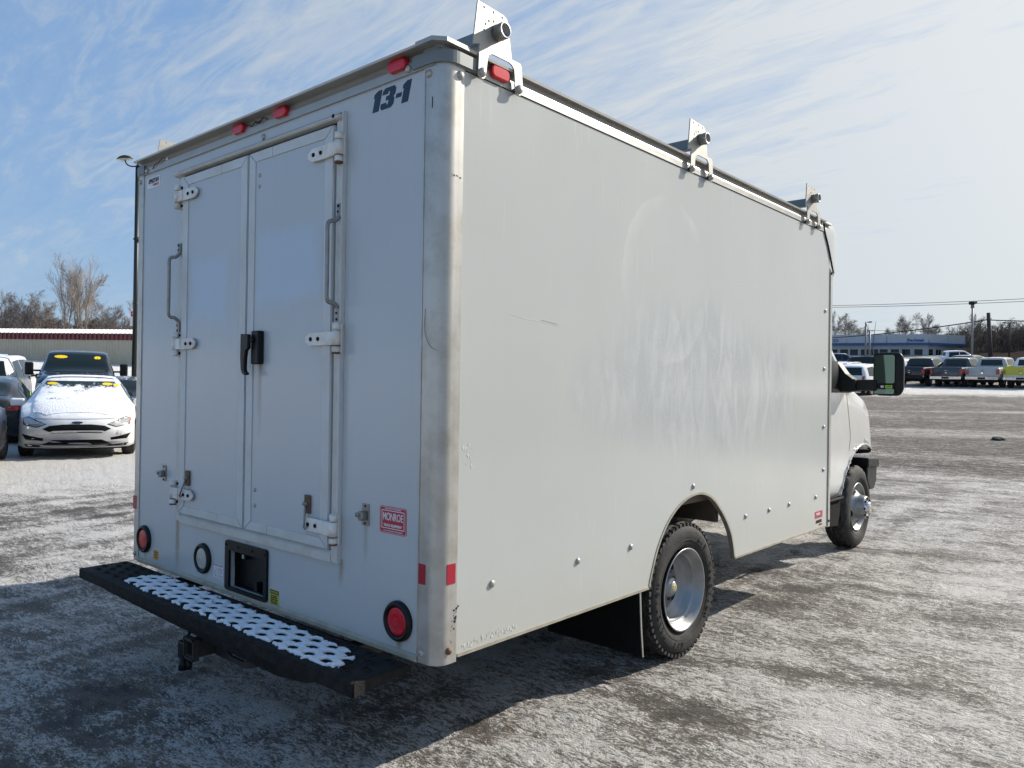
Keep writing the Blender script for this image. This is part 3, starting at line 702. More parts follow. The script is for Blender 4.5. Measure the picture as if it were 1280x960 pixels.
# --- licence plate recess
b = MB()
b.prism(rrect(-1.430, -1.073, .446, .676, .016), 'y', -.012, -.0005)
o = b.build('plate_frame', M['black'], TR)
c = MB().box(-1.394, -1.096, -.05, .05, .462, .632, .004).build('cut', None)
apply_bool(o, [c])
b = MB().box(PX0, PX1, .046, .054, PZ0, PZ1); b.box(PX0, PX0+.006, .021, .046, PZ0, PZ1); b.box(PX1-.006, PX1, .021, .046, PZ0, PZ1); b.box(PX0+.006, PX1-.006, .021, .046, PZ0, PZ0+.006); b.box(PX0+.006, PX1-.006, .021, .046, PZ1-.006, PZ1)
b.build('plate_recess', M['black'], TR)
b = MB().box(-1.325, -1.295, .015, .046, .595, .625, .003).box(-1.155, -1.130, .026, .046, .580, .606, .003); b.build('plate_lamp', M['black'], TR)
MB().box(-1.318, -1.303, .011, .016, .600, .618, .002).box(-1.148, -1.137, .021, .027, .584, .602, .002).build('plate_clip', M['clear'], TR)
MB().box(-1.225, -1.200, .02, .046, .465, .505, .003).build('plate_tab', M['black'], TR)
for x in (-1.415, -1.31, -1.19, -1.088): bolt((x, -.012, .655), 'rear', me=BOLTS, sc=.8)
# --- marker lamps under the rear flange, and one on the side
def marker(x0, x1, z0, z1):
    MB().prism(rrect(x0, x1, z0, z1, .020, 5), 'y', -.028, .0, .006).build('marker_lamp', M['red'], TR)
marker(-.285, -.185, 2.560, 2.604); marker(-1.055, -.955, 2.560, 2.602); marker(-1.400, -1.305, 2.560, 2.602)
MB().prism(rrect(.222, .322, 2.556, 2.603, .020, 5), 'x', .0, .020, .006).build('marker_lamp', M['red'], TR)
def wire(pts, r=.0022):
    MB().tube(smooth_path(pts, 6), r, 6).build('loose_wire', M['gap'], TR)
wire([(-1.27, -.012, 2.588), (-1.245, -.018, 2.572), (-1.20, -.020, 2.583), (-1.17, -.022, 2.570), (-1.145, -.016, 2.590), (-1.12, -.012, 2.578)]); wire([(-1.22, -.012, 2.592), (-1.19, -.022, 2.575), (-1.16, -.014, 2.584)])
wire([(-2.25, -.012, 2.556), (-2.21, -.018, 2.570), (-2.16, -.020, 2.575), (-2.12, -.018, 2.590), (-2.09, -.012, 2.582)])
MB().box(-2.10, -2.07, -.014, -.005, 2.572, 2.588, .003).build('wire_clip', M['clear'], TR)
# --- visible bolts
for x, z in ((-.075, 2.516), (-.180, 2.558), (-1.167, 2.511), (-2.320, 2.556)): bolt((x, -.005 if x > -.1 else (-.011 if z > 2.54 else 0), z), 'rear')
bolt((-2.413, -.005, 2.51), 'rear', sc=.9); bolt((-.072, -.0055, .462), 'rear', sc=.9); bolt((-2.41, -.0055, .462), 'rear', sc=.9)
bolt((.0035, .072, 2.514), 'side', sc=1.1); bolt((.0035, .052, .472), 'side', me=BOLTR, sc=1.1)
for y, z in ((.279, .668), (.821, .667), (1.238, .667), (1.838, .898), (2.482, .666), (2.820, .666), (3.138, .668), (3.614, .669), (3.756, .850), (3.752, 1.156), (3.750, 1.569), (3.761, 1.983)):
    o = bolt((0, y, z), 'side', sc=1.0)
bolt((.0045, 3.868, 2.262), 'side', me=BOLTS, sc=1.3); bolt((.0045, 3.868, .475), 'side', me=BOLTS, sc=1.2)
# scuffs: chipped paint at the lower corner, dents of dirt on the post, long scratch on the side
def blotches(name, pts, m, face, n, r0, r1, spread, seed, parent=TR, off=.0008):
    rg = random.Random(seed); b = MB()
    for i in range(n):
        k = rg.random()*(len(pts)-1); a = pts[int(k)]; c = pts[int(k)+1] if int(k)+1 < len(pts) else a; t = k-int(k)
        u = a[0]+(c[0]-a[0])*t+rg.gauss(0, spread); v = a[1]+(c[1]-a[1])*t+rg.gauss(0, spread*.5); r = r0+rg.random()**2*(r1-r0)
        asp_ = .4+rg.random(); rot = rg.random()*PI
        pl_ = []
        for q in range(7):
            th = 2*PI*q/7; rr = r*(.55+.6*rg.random()); x, y = rr*math.cos(th), rr*asp_*math.sin(th)
            pl_.append((u+x*math.cos(rot)-y*math.sin(rot), v+x*math.sin(rot)+y*math.cos(rot)))
        e = off+i*.00001
        if face == 'side': b.prism(pl_, 'x', 0, e)
        elif face == 'post': b.prism(pl_, 'x', .004, .004+e)
        else: b.prism(pl_, 'y', -e, 0)
    return b.build(name, m, parent)
blotches('paint_chips', [(.12, .470), (.30, .478), (.42, .474)], M['trim'], 'side', 70, .002, .009, .010, 5)
blotches('paint_chips', [(.11, 1.20), (.16, 1.17), (.14, 1.12)], M['faded'], 'side', 22, .0015, .006, .018, 6)
blotches('paint_chips', [(.065, .50), (.082, .62), (.080, .56)], M['inkb'], 'post', 30, .0015, .006, .006, 7)
blotches('post_scratch', [(.030, 2.155), (.085, 2.15)], M['inkb'], 'post', 12, .0015, .005, .003, 8)
def scratch(name, pts, w, m):
    b = MB()
    for i in range(len(pts)-1):
        (ya, za), (yb, zb) = pts[i], pts[i+1]; d = Vector((yb-ya, zb-za)).normalized(); n = Vector((-d.y, d.x))*w
        b.prism([(ya-n.x, za-n.y), (yb-n.x, zb-n.y), (yb+n.x, zb+n.y), (ya+n.x, za+n.y)], 'x', 0, .0007)
    b.build(name, m, TR)
scratch('scratch', [(.36, 1.688), (.45, 1.676), (.56, 1.672), (.68, 1.660)], .0008, M['faded']); scratch('scratch', [(.55, 1.678), (.66, 1.668)], .0008, M['steel'])
scratch('scratch', [(2.25, 2.015), (2.45, 2.02), (2.62, 2.03)], .0009, M['faded'])
MB().tube(smooth_path([(-.076, -.007, 1.68), (-.078, -.008, 1.62), (-.070, -.008, 1.58), (-.045, -.0075, 1.545), (-.018, .006, 1.53)], 6), .0009, 5).build('post_scratch', M['rimdark'], TR)
MB().box(-.058, -.055, -.0068, -.004, 2.39, 2.43).build('post_scratch', M['inkb'], TR)
# --- dealer sticker at the lower front of the side panel
s = MB().prism(rrect(3.607, 3.754, .518, .566, .004), 'x', 0, .0012).build('red_sticker', M['decred'], TR)
text('lettering', 'MONROE', .024, (.0016, 3.668, .546), RS, M['decwhite'], s, .0006, 0, .075)
text('lettering', 'SPARTAN', .030, (.0012, 3.68, .492), RS, M['inkb'], TR, .0008, .25, .115)
text('lettering', 'CARGO', .018, (.0012, 3.715, .468), RS, M['decred'], TR, .0004, .2, .06)

# --- rear step bumper
ZS = .418
b = MB()
b.box(-2.450, -.112, -.265, -.024, ZS-.030, ZS, .005)
BP = b.build('rear_step_bumper', M['step'], TR)
pr = [(-2.20, .335), (-.62, .300), (-.44, .322), (-.30, .365), (-.30, .387), (-2.20, .387)]
MB().prism(pr, 'y', -.235, -.205, .004).build('step_skirt', M['step'], BP)
MB().prism([(-.275, .368), (-.275, ZS-.004), (-.262, ZS+.002), (-.258, ZS-.002), (-.258, .368)], 'x', -2.449, -.113).build('step_lip', M['step'], BP)
MB().prism([(-.27, .370), (-.02, .392), (-.02, ZS-.002), (-.27, ZS-.002)], 'x', -.1125, -.108).build('step_end', M['step'], BP)
hole = MB().lathe([(0, .026), (.005, .0225), (.006, .017), (.0, .014), (-.004, .012)], 'z', seg=14).mesh('grip_ring'); hole.materials.append(M['step'])
holes = []
rowy = [-.063, -.114, -.165, -.216]
for j, y in enumerate(rowy):
    x = -2.405+(.053 if j % 2 else 0)
    while x < -.14:
        holes.append((x, y)); x += .106
for x, y in holes:
    o = link('grip_ring', hole, None, BP); o.location = (x, y, ZS); o.scale = (1.0, .62, 1)
# bumper brackets, skirt under the middle, receiver hitch
MB().box(-2.00, -1.93, -.20, .30, .34, .39).box(-.53, -.46, -.20, .30, .34, .39).box(-1.95, -.50, -.06, .02, .30, .385, .01).build('bumper_bracket', M['chassis'], TR)
h = MB().box(-1.305, -1.235, -.255, .15, .225, .232).box(-1.305, -1.235, -.255, .15, .288, .295).box(-1.305, -1.298, -.255, .15, .232, .288).box(-1.242, -1.235, -.255, .15, .232, .288)
h.box(-1.315, -1.225, -.262, -.235, .214, .224).box(-1.315, -1.225, -.262, -.235, .296, .306).box(-1.316, -1.306, -.262, -.235, .214, .306).box(-1.234, -1.224, -.262, -.235, .214, .306)
h.box(-1.90, -.62, .10, .17, .25, .32, .006)
hi = h.build('receiver_hitch', M['chassis'], TR)
ch = MB().prism([(-1.225, .222), (-.98, .222), (-.90, .245), (-.86, .29), (-.90, .29), (-.94, .262), (-1.0, .245), (-1.10, .244), (-1.14, .262), (-1.13, .30), (-1.225, .30)], 'y', -.16, -.145, .002)
ch.build('chain_plate', M['chassis'], hi)
pg = MB().box(-1.405, -1.345, -.245, -.20, .185, .265, .008).cyl((-1.36, -.235, .20), (-1.345, -.25, .145), .020, .017).cyl((-1.33, -.225, .19), (-1.325, -.23, .150), .015, .013)
pg.tube(smooth_path([(-1.37, -.21, .255), (-1.385, -.20, .30), (-1.40, -.19, .285), (-1.41, -.20, .26), (-1.36, -.19, .235)], 5), .006, 6)
pg.build('trailer_plug', M['black'], TR)
# --- snow lying on the step, open over the grip rings
def step_snow():
    x0, x1, y0, y1 = -2.08, -.18, -.262, -.036
    d = .0055; nx = int((x1-x0)/d); ny = int((y1-y0)/d)
    xs = x0+np.arange(nx+1)*d; ys = y0+np.arange(ny+1)*d; Xg, Yg = np.meshgrid(xs, ys, indexing='ij')
    n1 = fbm(Xg*22, Yg*22, 3, 3)*1.5; n2 = fbm(Xg*70, Yg*70, 3, 8)*1.6
    # signed amount: positive = snow; a slanting strip, ragged edges
    t = (Xg-x0)/(x1-x0)
    front = -.232-.020*t+.014*n1+np.where(t > .93, .07*(t-.93)/.07, 0)
    back = -.045-.050*np.clip((t-.25)/.75, 0, 1)+.012*n1-np.where(t < .07, .10*(1-t/.07), 0)
    left = x0+.03+.30*np.clip(-(Yg+.10), 0, 1)-.22*np.clip(Yg+.10, 0, 1)
    right = x1-.07-.9*np.clip(Yg+.20, 0, 1)+.05*n1
    F = np.minimum.reduce([(Yg-front)/.012, (back-Yg)/.012, (Xg-left-.02*n1)/.02, (right-Xg)/.03])
    for hx, hy in holes:
        if x0-.05 < hx < x1+.05:
            r = np.hypot(Xg-hx, (Yg-hy)*1.75)
            F = np.minimum(F, (r-(.028+.007*n1))/.008)
    F = F+.12*n2
    H = .004+.006*np.clip(F, 0, 1.2)**.7*(1+.5*n1)+.002*n2
    vid = -np.ones(F.shape, int); V = []; Fc = []
    inside = F > 0
    def vert(i, j):
        if vid[i, j] < 0:
            vid[i, j] = len(V); V.append((xs[i], ys[j], ZS+max(.003, H[i, j] if inside[i, j] else .002)))
        return vid[i, j]
    for i in range(nx):
        for j in range(ny):
            if inside[i:i+2, j:j+2].sum() >= 3: Fc.append([vert(i, j), vert(i+1, j), vert(i+1, j+1), vert(i, j+1)])
    me = bpy.data.meshes.new('step_snow'); me.from_pydata(V, [], Fc); 
    bm = bmesh.new(); bm.from_mesh(me)
    bmesh.ops.smooth_vert(bm, verts=bm.verts[:], factor=.5, use_axis_x=True, use_axis_y=True, use_axis_z=False)
    be = [e for e in bm.edges if e.is_boundary]; r = bmesh.ops.extrude_edge_only(bm, edges=be)
    for v in r['geom']:
        if isinstance(v, bmesh.types.BMVert): v.co.z = ZS-.001
    bmesh.ops.recalc_face_normals(bm, faces=bm.faces[:]); bm.to_mesh(me); bm.free()
    me.polygons.foreach_set('use_smooth', [True]*len(me.polygons))
    o = link('snow_patch', me, M['snow']); tag(o, 'strip of white snow pierced by rows of holes on the black rear step', 'snow', kind='stuff')
step_snow()

# --- roof rack: crossbars with upright drilled brackets
def s05(p):   # measured on the side plane, true plane 2.6 cm outside it
    return (-1.879+(p[0]+1.879)*.987, 1.406+(p[1]-1.406)*.987)
BK = [(.159, 2.818), (.300, 2.813), (.318, 2.805), (.325, 2.790), (.350, 2.662), (.399, 2.662), (.408, 2.650), (.418, 2.560), (.412, 2.544), (.398, 2.538), (.382, 2.540), (.374, 2.552), (.366, 2.628), (.352, 2.642), (.335, 2.647), (.240, 2.647), (.222, 2.638), (.216, 2.622), (.206, 2.552), (.194, 2.540), (.178, 2.540), (.166, 2.552), (.171, 2.663), (.137, 2.652)]
BK = [s05(p) for p in BK]
HL = [s05(p) for p in [(.191, 2.804), (.242, 2.803), (.291, 2.801), (.200, 2.745), (.218, 2.762), (.244, 2.769), (.269, 2.762), (.193, 2.720), (.291, 2.744), (.296, 2.718)]]
pb = MB().prism(BK, 'x', -.003, .003)
pb = pb.build('rack_bracket', M['brkt'], None)
cuts = []
for (y, z) in HL:
    cuts.append(MB().lathe([(-.02, .0055), (.02, .0055)], 'x', (0, y, z), 10, close=True, smooth=False).build('cut'))
apply_bool(pb, cuts); BKM = pb.data; bpy.data.objects.remove(pb, do_unlink=True); BKM.name = 'rack_bracket'
RO = MB().lathe([(.0, .026), (.004, .031), (.022, .029), (.026, .0305), (.044, .0305), (.046, .029), (.046, .0225), (.020, .0225), (.019, .001)], 'x', seg=24)
RO = RO.mesh('rack_roller'); RO.materials.append(M['steel'])
RCY, RCZ = s05((.262, 2.731))
for k, yoff in enumerate((0, 1.579, 3.185)):
    for sgn, xb in ((1, .024), (-1, XL-.024)):
        o = link('rack_bracket', BKM, M['brkt'], TR); o.location = (xb, yoff, 0)
        q = link('rack_roller', RO, None, TR); q.location = (xb+.003*sgn, yoff+RCY, RCZ)
        if sgn < 0: q.rotation_euler.z = PI; q.location.y = yoff+RCY
        for (y, z) in (s05((.188, 2.563)), s05((.396, 2.561))):
            if sgn > 0:
                bolt((xb+.003, yoff+y, z), 'side', me=BOLT, sc=1.15)
                st = MB().cyl((.0, yoff+y, z), (xb-.002, yoff+y, z), .010, seg=12); st.build('bracket_spacer', M['chassis'], TR)
    MB().box(XL-.022, .022, yoff+.16, yoff+.21, 2.655, 2.705, .004).build('rack_crossbar', M['cap'], TR)
# --- nose cone (moulded air deflector over the cab)
def nose():
    st = []
    ys = [3.66, 3.72, 3.90, 4.00, 4.08, 4.18, 4.32, 4.5, 4.66, 4.76, 4.80]
    verts = []; faces = []; n = 48
    def sect(y):
        t = max(0, (y-3.92)/(4.80-3.92)); k = (1-t**2.6)**.5 if t < 1 else 0.02
        hw = 1.226*(1-.20*t**1.3)*(.74+.26*k) if t > 0 else 1.226
        zt = 2.20+(2.655+.07*min(1, max(0, (y-3.70)/.3))-2.20)*(.25+.75*k)
        zb = 2.17+.12*t
        return hw, zb, zt
    for y in ys:
        hw, zb, zt = sect(y); zc = (zb+zt)/2; hz = (zt-zb)/2
        for i in range(n):
            a = 2*PI*i/n; c_, s_ = math.cos(a), math.sin(a)
            e = .22; x = hw*abs(c_)**e*(1 if c_ > 0 else -1); z = hz*abs(s_)**.42*(1 if s_ > 0 else -1)
            verts.append((XC+x, y, zc+z))
    for k in range(len(ys)-1):
        for i in range(n): faces.append((k*n+i, k*n+(i+1) % n, (k+1)*n+(i+1) % n, (k+1)*n+i))
    faces.append(tuple(range(n))[::-1]); faces.append(tuple((len(ys)-1)*n+i for i in range(n)))
    me = bpy.data.meshes.new('nose_cone'); me.from_pydata(verts, [], faces)
    bm = bmesh.new(); bm.from_mesh(me); bmesh.ops.recalc_face_normals(bm, faces=bm.faces[:]); bm.to_mesh(me); bm.free()
    me.polygons.foreach_set('use_smooth', [len(p.vertices) == 4 for p in me.polygons])
    o = link('nose_cone', me, M['side'], TR); m = o.modifiers.new('s', 'SUBSURF'); m.levels = 1; m.render_levels = 2
nose()
b = MB(); sp_ = smooth_path([(.004, 3.700, 2.60), (.004, 3.722, 2.541), (.004, 3.790, 2.455), (.004, 3.842, 2.375), (.004, 3.905, 2.27)], 5); b.tube(sp_, .007, 6); b.build('nose_seal', M['gap'], TR)
# --- underbody
b = MB().box(-.86, -.80, .05, 5.6, .50, .66).box(-1.665, -1.605, .05, 5.6, .50, .66)
for y in (.4, .9, 1.4, 2.3, 2.9, 3.4): b.box(-2.35, -.11, y, y+.06, .74, .85)
b.build('chassis_frame', M['chassis'], TR)
MB().box(-.80, -.05, 2.20, 2.235, .66, .80).box(-.5, -.04, 1.30, 2.45, .80, .845).build('wheelhouse_brace', M['chassbrown'], TR)
MB().cyl((-2.1, 1.83, .36), (-.36, 1.83, .36), .05, seg=14).lathe([(-.16, .06), (-.12, .13), (.12, .13), (.16, .06)], 'x', (XC, 1.83, .36), 20, close=True).cyl((XC, 1.8, .38), (XC, 4.6, .5), .045, seg=12).build('rear_axle', M['chassis'], TR)
MB().box(-1.55, -.92, .35, 1.15, .36, .62, .05, 3).box(-2.40, -1.70, 2.45, 3.7, .22, .60, .04, 3).build('fuel_tank_and_screen', M['chassis'], TR)  # second box is added to screen off the sunlit ground beyond the wheel arch
MB().tube([(-1.9, 4.2, .42), (-1.9, 2.6, .42), (-1.9, 2.3, .46)], .04, 10).build('exhaust_pipe', M['rust'], TR)
for x0, x1 in ((-.62, -.035), (-2.43, -1.85)):
    f = MB(); n = 10
    pts = [(1.385-.0*k, .60-.05*k) for k in range(3)]
    f.prism([(1.372, .80), (1.376, .44), (1.392, .25), (1.412, .10), (1.418, .10), (1.399, .25), (1.384, .44), (1.379, .80)], 'x', x0, x1)
    fl = f.build('mud_flap', M['flap'], TR)
    MB().prism([(1.374, .44), (1.390, .25), (1.410, .099), (1.420, .099), (1.401, .25), (1.386, .44)], 'x', x1, x1+.004).build('flap_edge', M['rail'], fl)

# --- wheels (local: axle on x, outer face +x)
def wheel(name, xo, y, R, outer, front, parent=TR, mats=('rubber', 'tread', 'rim')):
    root = empty(name, (0, 0, 0)); root.parent = parent; CH.setdefault(parent.name, []).append(root)
    s = 1
    seg = 132; w = .215
    side = [(-.030, .214), (-.020, .222), (-.010, .245), (-.003, .27), (0, .290), (-.006, .318), (-.016, R-.020), (-.028, R-.007)]
    tr = [(-.040, R), (-.075, R), (-.080, R-.001), (-.108, R), (-.135, R-.001), (-.140, R), (-.175, R)]
    inn = [(-w+.028, R-.007), (-w+.010, R-.03), (-w, .29), (-w+.02, .215), (-w+.04, .20)]
    ns = len(side)
    def tmod(j, i):
        k = j-ns
        if j == ns-1 or j == ns+len(tr): return -.007 if (i//3) % 2 else 0.0
        if 0 <= k < len(tr):
            if k in (2, 4): return -.009
            return -.010 if ((i+k*2)//3) % 3 == 0 else 0.0
        return 0
    t = MB().lathe(side+tr+inn, 'x', (0, 0, 0), seg, mod=tmod)
    # lug blocks wrapping the shoulder
    for i in range(0, 0 if front else 56):
        a = 2*PI*i/56; q = Euler((a, 0, 0)).to_matrix()
        c = bmesh.new(); bmesh.ops.create_cube(c, size=1)
        for v in c.verts: v.co = Vector((-.024+v.co.x*.024, v.co.y*.021, R-.0115+v.co.z*.016))
        t.add(c, 0, q.to_4x4())
    ty = t.build('tyre', M[mats[0]], root)
    ty.data.materials.append(M[mats[1]])
    for f in ty.data.polygons:
        if math.hypot(f.center.y, f.center.z) > R-.012: f.material_index = 1; f.use_smooth = False
    if outer:   # raised sidewall lettering-like ribs: two moulded rings and blocks
        rb = MB()
        for r in (.305, .262): rb.lathe([(.000, r-.002), (.0015, r), (.0, r+.002)], 'x', (-.0035 if r > .3 else -.004, 0, 0), 64)
        rb.build('sidewall_ring', M[mats[0]], root)
        if R < .36:
            lt = 'A/T  TRACTION'; a0 = 60
            for i, chh in enumerate(lt+'      '+lt):
                if chh == ' ': continue
                a = math.radians(a0-i*8.2)
                tt = text('sidewall_letter', chh, .034, (0, 0, 0), RS, M['rubber'], root, .0008, 0, None, .0016)
                tt.data.transform(Matrix.Translation((.0005, 0, .283))); tt.data.transform(Matrix.Rotation(-(PI/2-a), 4, 'X'))
    if front:
        prof = [(-.200, .20), (-.19, .205), (-.06, .205), (-.030, .215), (-.018, .219), (-.012, .214), (-.018, .205), (-.045, .196), (-.060, .182), (-.050, .160), (-.030, .135), (-.012, .118), (-.006, .112)]
        rim = MB().lathe(prof, 'x', seg=48)
        rm_ = rim.build('rim', M['rim'], root)
        hb = MB().lathe([(-.008, .118), (.0, .112), (.012, .108), (.050, .104), (.062, .098), (.064, .070), (.052, .066), (.052, .030)], 'x', seg=40).build('hub', M['rim'], root)
        for i in range(8):
            a = 2*PI*i/8
            MB().cyl((.050, .083*math.cos(a), .083*math.sin(a)), (.074, .083*math.cos(a), .083*math.sin(a)), .0125, .010, 6, smooth=False).build('wheel_nut', M['black'], root)
        MB().lathe([(.050, .060), (.070, .058), (.088, .050), (.095, .040), (.096, .0005)], 'x', seg=32).build('hub_cap', M['chrome'], root)
        MB().prism([(-.022, -.005), (-.008, -.005), (-.008, -.010), (.008, -.010), (.008, -.005), (.022, -.005), (.018, .005), (.008, .005), (.008, .010), (-.008, .010), (-.008, .005), (-.026, .005)], 'x', .096, .098).build('hub_badge', M['gold'], root)
        hh = [(.168, .020, .052)]
    else:
        prof = [(-.012, .214), (-.006, .219), (-.003, .216), (-.006, .208), (-.020, .204), (-.024, .196), (-.048, .193), (-.052, .183), (-.058, .176), (-.096, .173), (-.100, .160), (-.112, .156), (-.116, .147), (-.128, .142), (-.132, .120), (-.126, .085), (-.120, .070)]
        rim = MB().lathe(prof, 'x', seg=56); rim.build('rim', M['rim'], root)
        MB().lathe([(-.121, .075), (-.115, .062), (-.100, .056), (-.085, .052), (-.078, .046), (-.076, .0005)], 'x', seg=32).build('hub', M['rim'], root)
        MB().lathe([(-.0765, .032), (-.070, .030), (-.069, .0005)], 'x', seg=24).build('hub_cap', M['clear'], root)
        MB().prism([(-.020, -.004), (-.007, -.004), (-.007, -.009), (.007, -.009), (.007, -.004), (.020, -.004), (.017, .004), (.007, .004), (.007, .009), (-.007, .009), (-.007, .004), (-.023, .004)], 'x', -.069, -.0675).build('hub_badge', M['gold'], root)
        for i in range(8):
            a = 2*PI*(i+.5)/8
            MB().cyl((-.124, .062*1.3*math.cos(a), .081*math.sin(a)), (-.108, .081*math.cos(a), .081*math.sin(a)), .010, .008, 6, smooth=False).build('wheel_nut', M['rimdark'], root)
    # hand holes: dark rounded slots set into the disc
    hr, hx, hn = (.150, -.0395, 4) if front else (.118, -.1315, 4)
    for i in range(hn):
        a = 2*PI*i/hn+(.35 if front else .95)
        t = bmesh.new(); ring = []
        for k in range(16):
            th = 2*PI*k/16; u = .034*math.cos(th); v_ = .017*math.sin(th)
            aa = a+u/hr; rr = hr+v_
            ring.append(t.verts.new((hx+(.004 if not front else .006-(v_*.9)), rr*math.cos(aa), rr*math.sin(aa))))
        t.faces.new(ring); MB().add(t).build('hand_hole', M['gap'], root)
    root.location = (xo, y, R-.004)
    return root
wheel('wheel', -.030, 1.832, .354, True, False)
wheel('wheel', -.275, 1.832, .354, False, False)
w = wheel('wheel', -2.435, 1.832, .354, True, False); w.rotation_euler.z = PI
wheel('wheel', -.285, 5.515, .372, True, True)
w = wheel('wheel', -2.18, 5.515, .372, True, True); w.rotation_euler.z = PI
# ------------------------------------------------------------------ lofted vehicle bodies
def pchip(xk, yk, x):
    xk = np.array(xk, float); yk = np.array(yk, float); h = np.diff(xk); d = np.diff(yk)/h
    m = np.zeros(len(xk)); m[1:-1] = np.where(d[:-1]*d[1:] > 0, 2*d[:-1]*d[1:]/np.where(d[:-1]+d[1:] == 0, 1, d[:-1]+d[1:]), 0); m[0] = d[0]; m[-1] = d[-1]
    i = np.clip(np.searchsorted(xk, x)-1, 0, len(h)-1); t = (x-xk[i])/h[i]; hh = h[i]
    return (1+2*t)*(1-t)**2*yk[i]+t*(1-t)**2*hh*m[i]+t*t*(3-2*t)*yk[i+1]+t*t*(t-1)*hh*m[i+1]
def loft_body(name, ST, bend_f=0.0, bend_r=0.0, bulge=.035, crown=.03, n=64, step=None, gh_curve=.02):
    """ST rows: y, z_bottom, z_belt, z_top, w_sill, w_belt, w_top, sorted by y (rear to front)"""
    ST = sorted(ST); A = np.array(ST, float); y = A[:, 0]
    ys = np.unique(np.concatenate([np.linspace(y[0], y[-1], n), y]))
    c = [pchip(y, A[:, k], ys) for k in range(1, 7)]
    L0, L1 = y[0], y[-1]; W = A[:, 5].max()
    verts = []; rows = None
    for q in range(len(ys)):
        zb, zl, zt, ws, wl, wt = [k[q] for k in c]
        sec = [(0, zb), (ws*.55, zb), (ws*.93, zb)]
        for i in range(9):
            t = i/8; sec.append((ws+(wl-ws)*t+bulge*math.sin(PI*min(1, t*1.05))**.8*(W*.2+.8*min(ws, wl))/W, zb+.03+(zl-zb-.03)*t))
        for i in range(1, 8):
            t = i/7; sec.append((wl+(wt-wl)*t+gh_curve*math.sin(PI*t)*min(1, (zt-zl)/.3), zl+(zt-.035*min(1, (zt-zl)/.2)-zl)*t))
        for i in range(1, 8):
            t = i/7; x = wt*math.cos(PI/2*t)**.75 if t < 1 else 0
            sec.append((x, zt-.035*min(1, (zt-zl)/.2)+(crown+.035)*math.sin(PI/2*t)))
        if rows is None: rows = len(sec)
        full = sec+[(-x, z) for x, z in sec[-2:0:-1]]
        for x, z in full:
            yy = ys[q]; fx = (abs(x)/W)**2.6
            tf = max(0, (yy-(L1-1.0))/1.0); tr_ = max(0, ((L0+.8)-yy)/.8)
            yy = yy-bend_f*fx*tf+bend_r*fx*tr_
            verts.append((x, yy, z))
    m = len(full); faces = []
    for k in range(len(ys)-1):
        for i in range(m): faces.append((k*m+i, k*m+(i+1) % m, (k+1)*m+(i+1) % m, (k+1)*m+i))
    faces.append(tuple(range(m))[::-1]); faces.append(tuple((len(ys)-1)*m+i for i in range(m)))
    me = bpy.data.meshes.new(name); me.from_pydata(verts, [], faces)
    bm = bmesh.new(); bm.from_mesh(me); bmesh.ops.recalc_face_normals(bm, faces=bm.faces[:])
    bm.to_mesh(me); bm.free()
    o = bpy.data.objects.new(name, me); COL.objects.link(o); return o
def well(y, z, r, x0, x1):
    return MB().lathe([(x0, r), (x1, r)], 'x', (0, y, z), 40, close=True, smooth=False).build('cut')
def bvh_of(o):
    bm = bmesh.new(); bm.from_mesh(o.data); t = BVHTree.FromBMesh(bm); bm.free(); return t
def patch(name, bvh, pts, axis, off, m, parent, step=.08, smooth=True):
    """outline in two axes, dropped onto the body along the third: 'F' from the front, 'B' from behind, 'R' / 'L' from the sides, 'T' from above"""
    bm = bmesh.new()
    vs = [bm.verts.new((p[0], p[1], 0)) for p in pts]; f = bm.faces.new(vs)
    xs = [p[0] for p in pts]; ys = [p[1] for p in pts]
    for k, (a, b_) in enumerate(((min(xs), max(xs)), (min(ys), max(ys)))):
        q = math.floor(a/step)*step+step
        while q < b_-1e-4:
            co = (q, 0, 0) if k == 0 else (0, q, 0); no = (1, 0, 0) if k == 0 else (0, 1, 0)
            bmesh.ops.bisect_plane(bm, geom=bm.verts[:]+bm.edges[:]+bm.faces[:], plane_co=co, plane_no=no); q += step
    bmesh.ops.triangulate(bm, faces=bm.faces[:])
    last = None; miss = []
    for v in bm.verts:
        a, c_ = v.co.x, v.co.y
        if axis == 'F': o_, d = Vector((a, 20, c_)), Vector((0, -1, 0))
        elif axis == 'B': o_, d = Vector((a, -20, c_)), Vector((0, 1, 0))
        elif axis == 'R': o_, d = Vector((10, a, c_)), Vector((-1, 0, 0))
        elif axis == 'L': o_, d = Vector((-10, a, c_)), Vector((1, 0, 0))
        else: o_, d = Vector((a, c_, 10)), Vector((0, 0, -1))
        h, nrm, _, _ = bvh.ray_cast(o_, d)
        if h is None: miss.append(v); continue
        v.co = h+nrm*off if nrm.dot(d) < 0 else h-nrm*off
    for v in miss:
        o_ = v.co.copy(); bm.verts.remove(v)
    for f in bm.faces: f.smooth = smooth
    bmesh.ops.recalc_face_normals(bm, faces=bm.faces[:])
    me = bpy.data.meshes.new(name); bm.to_mesh(me); bm.free()
    return link(name, me, m, parent)
def mirror(pts): return [(-a, b_) for a, b_ in pts][::-1]
def finish_body(o, mats, parent, wells, dark=None):
    o.data.materials.append(mats)
    apply_bool(o, wells) if wells else None
    o.data.materials.clear(); o.data.materials.append(mats); o.data.materials.append(M['gap'])
    o.parent = parent; CH.setdefault(parent.name, []).append(o)
    for f in o.data.polygons: f.use_smooth = True; f.material_index = 0
    return o
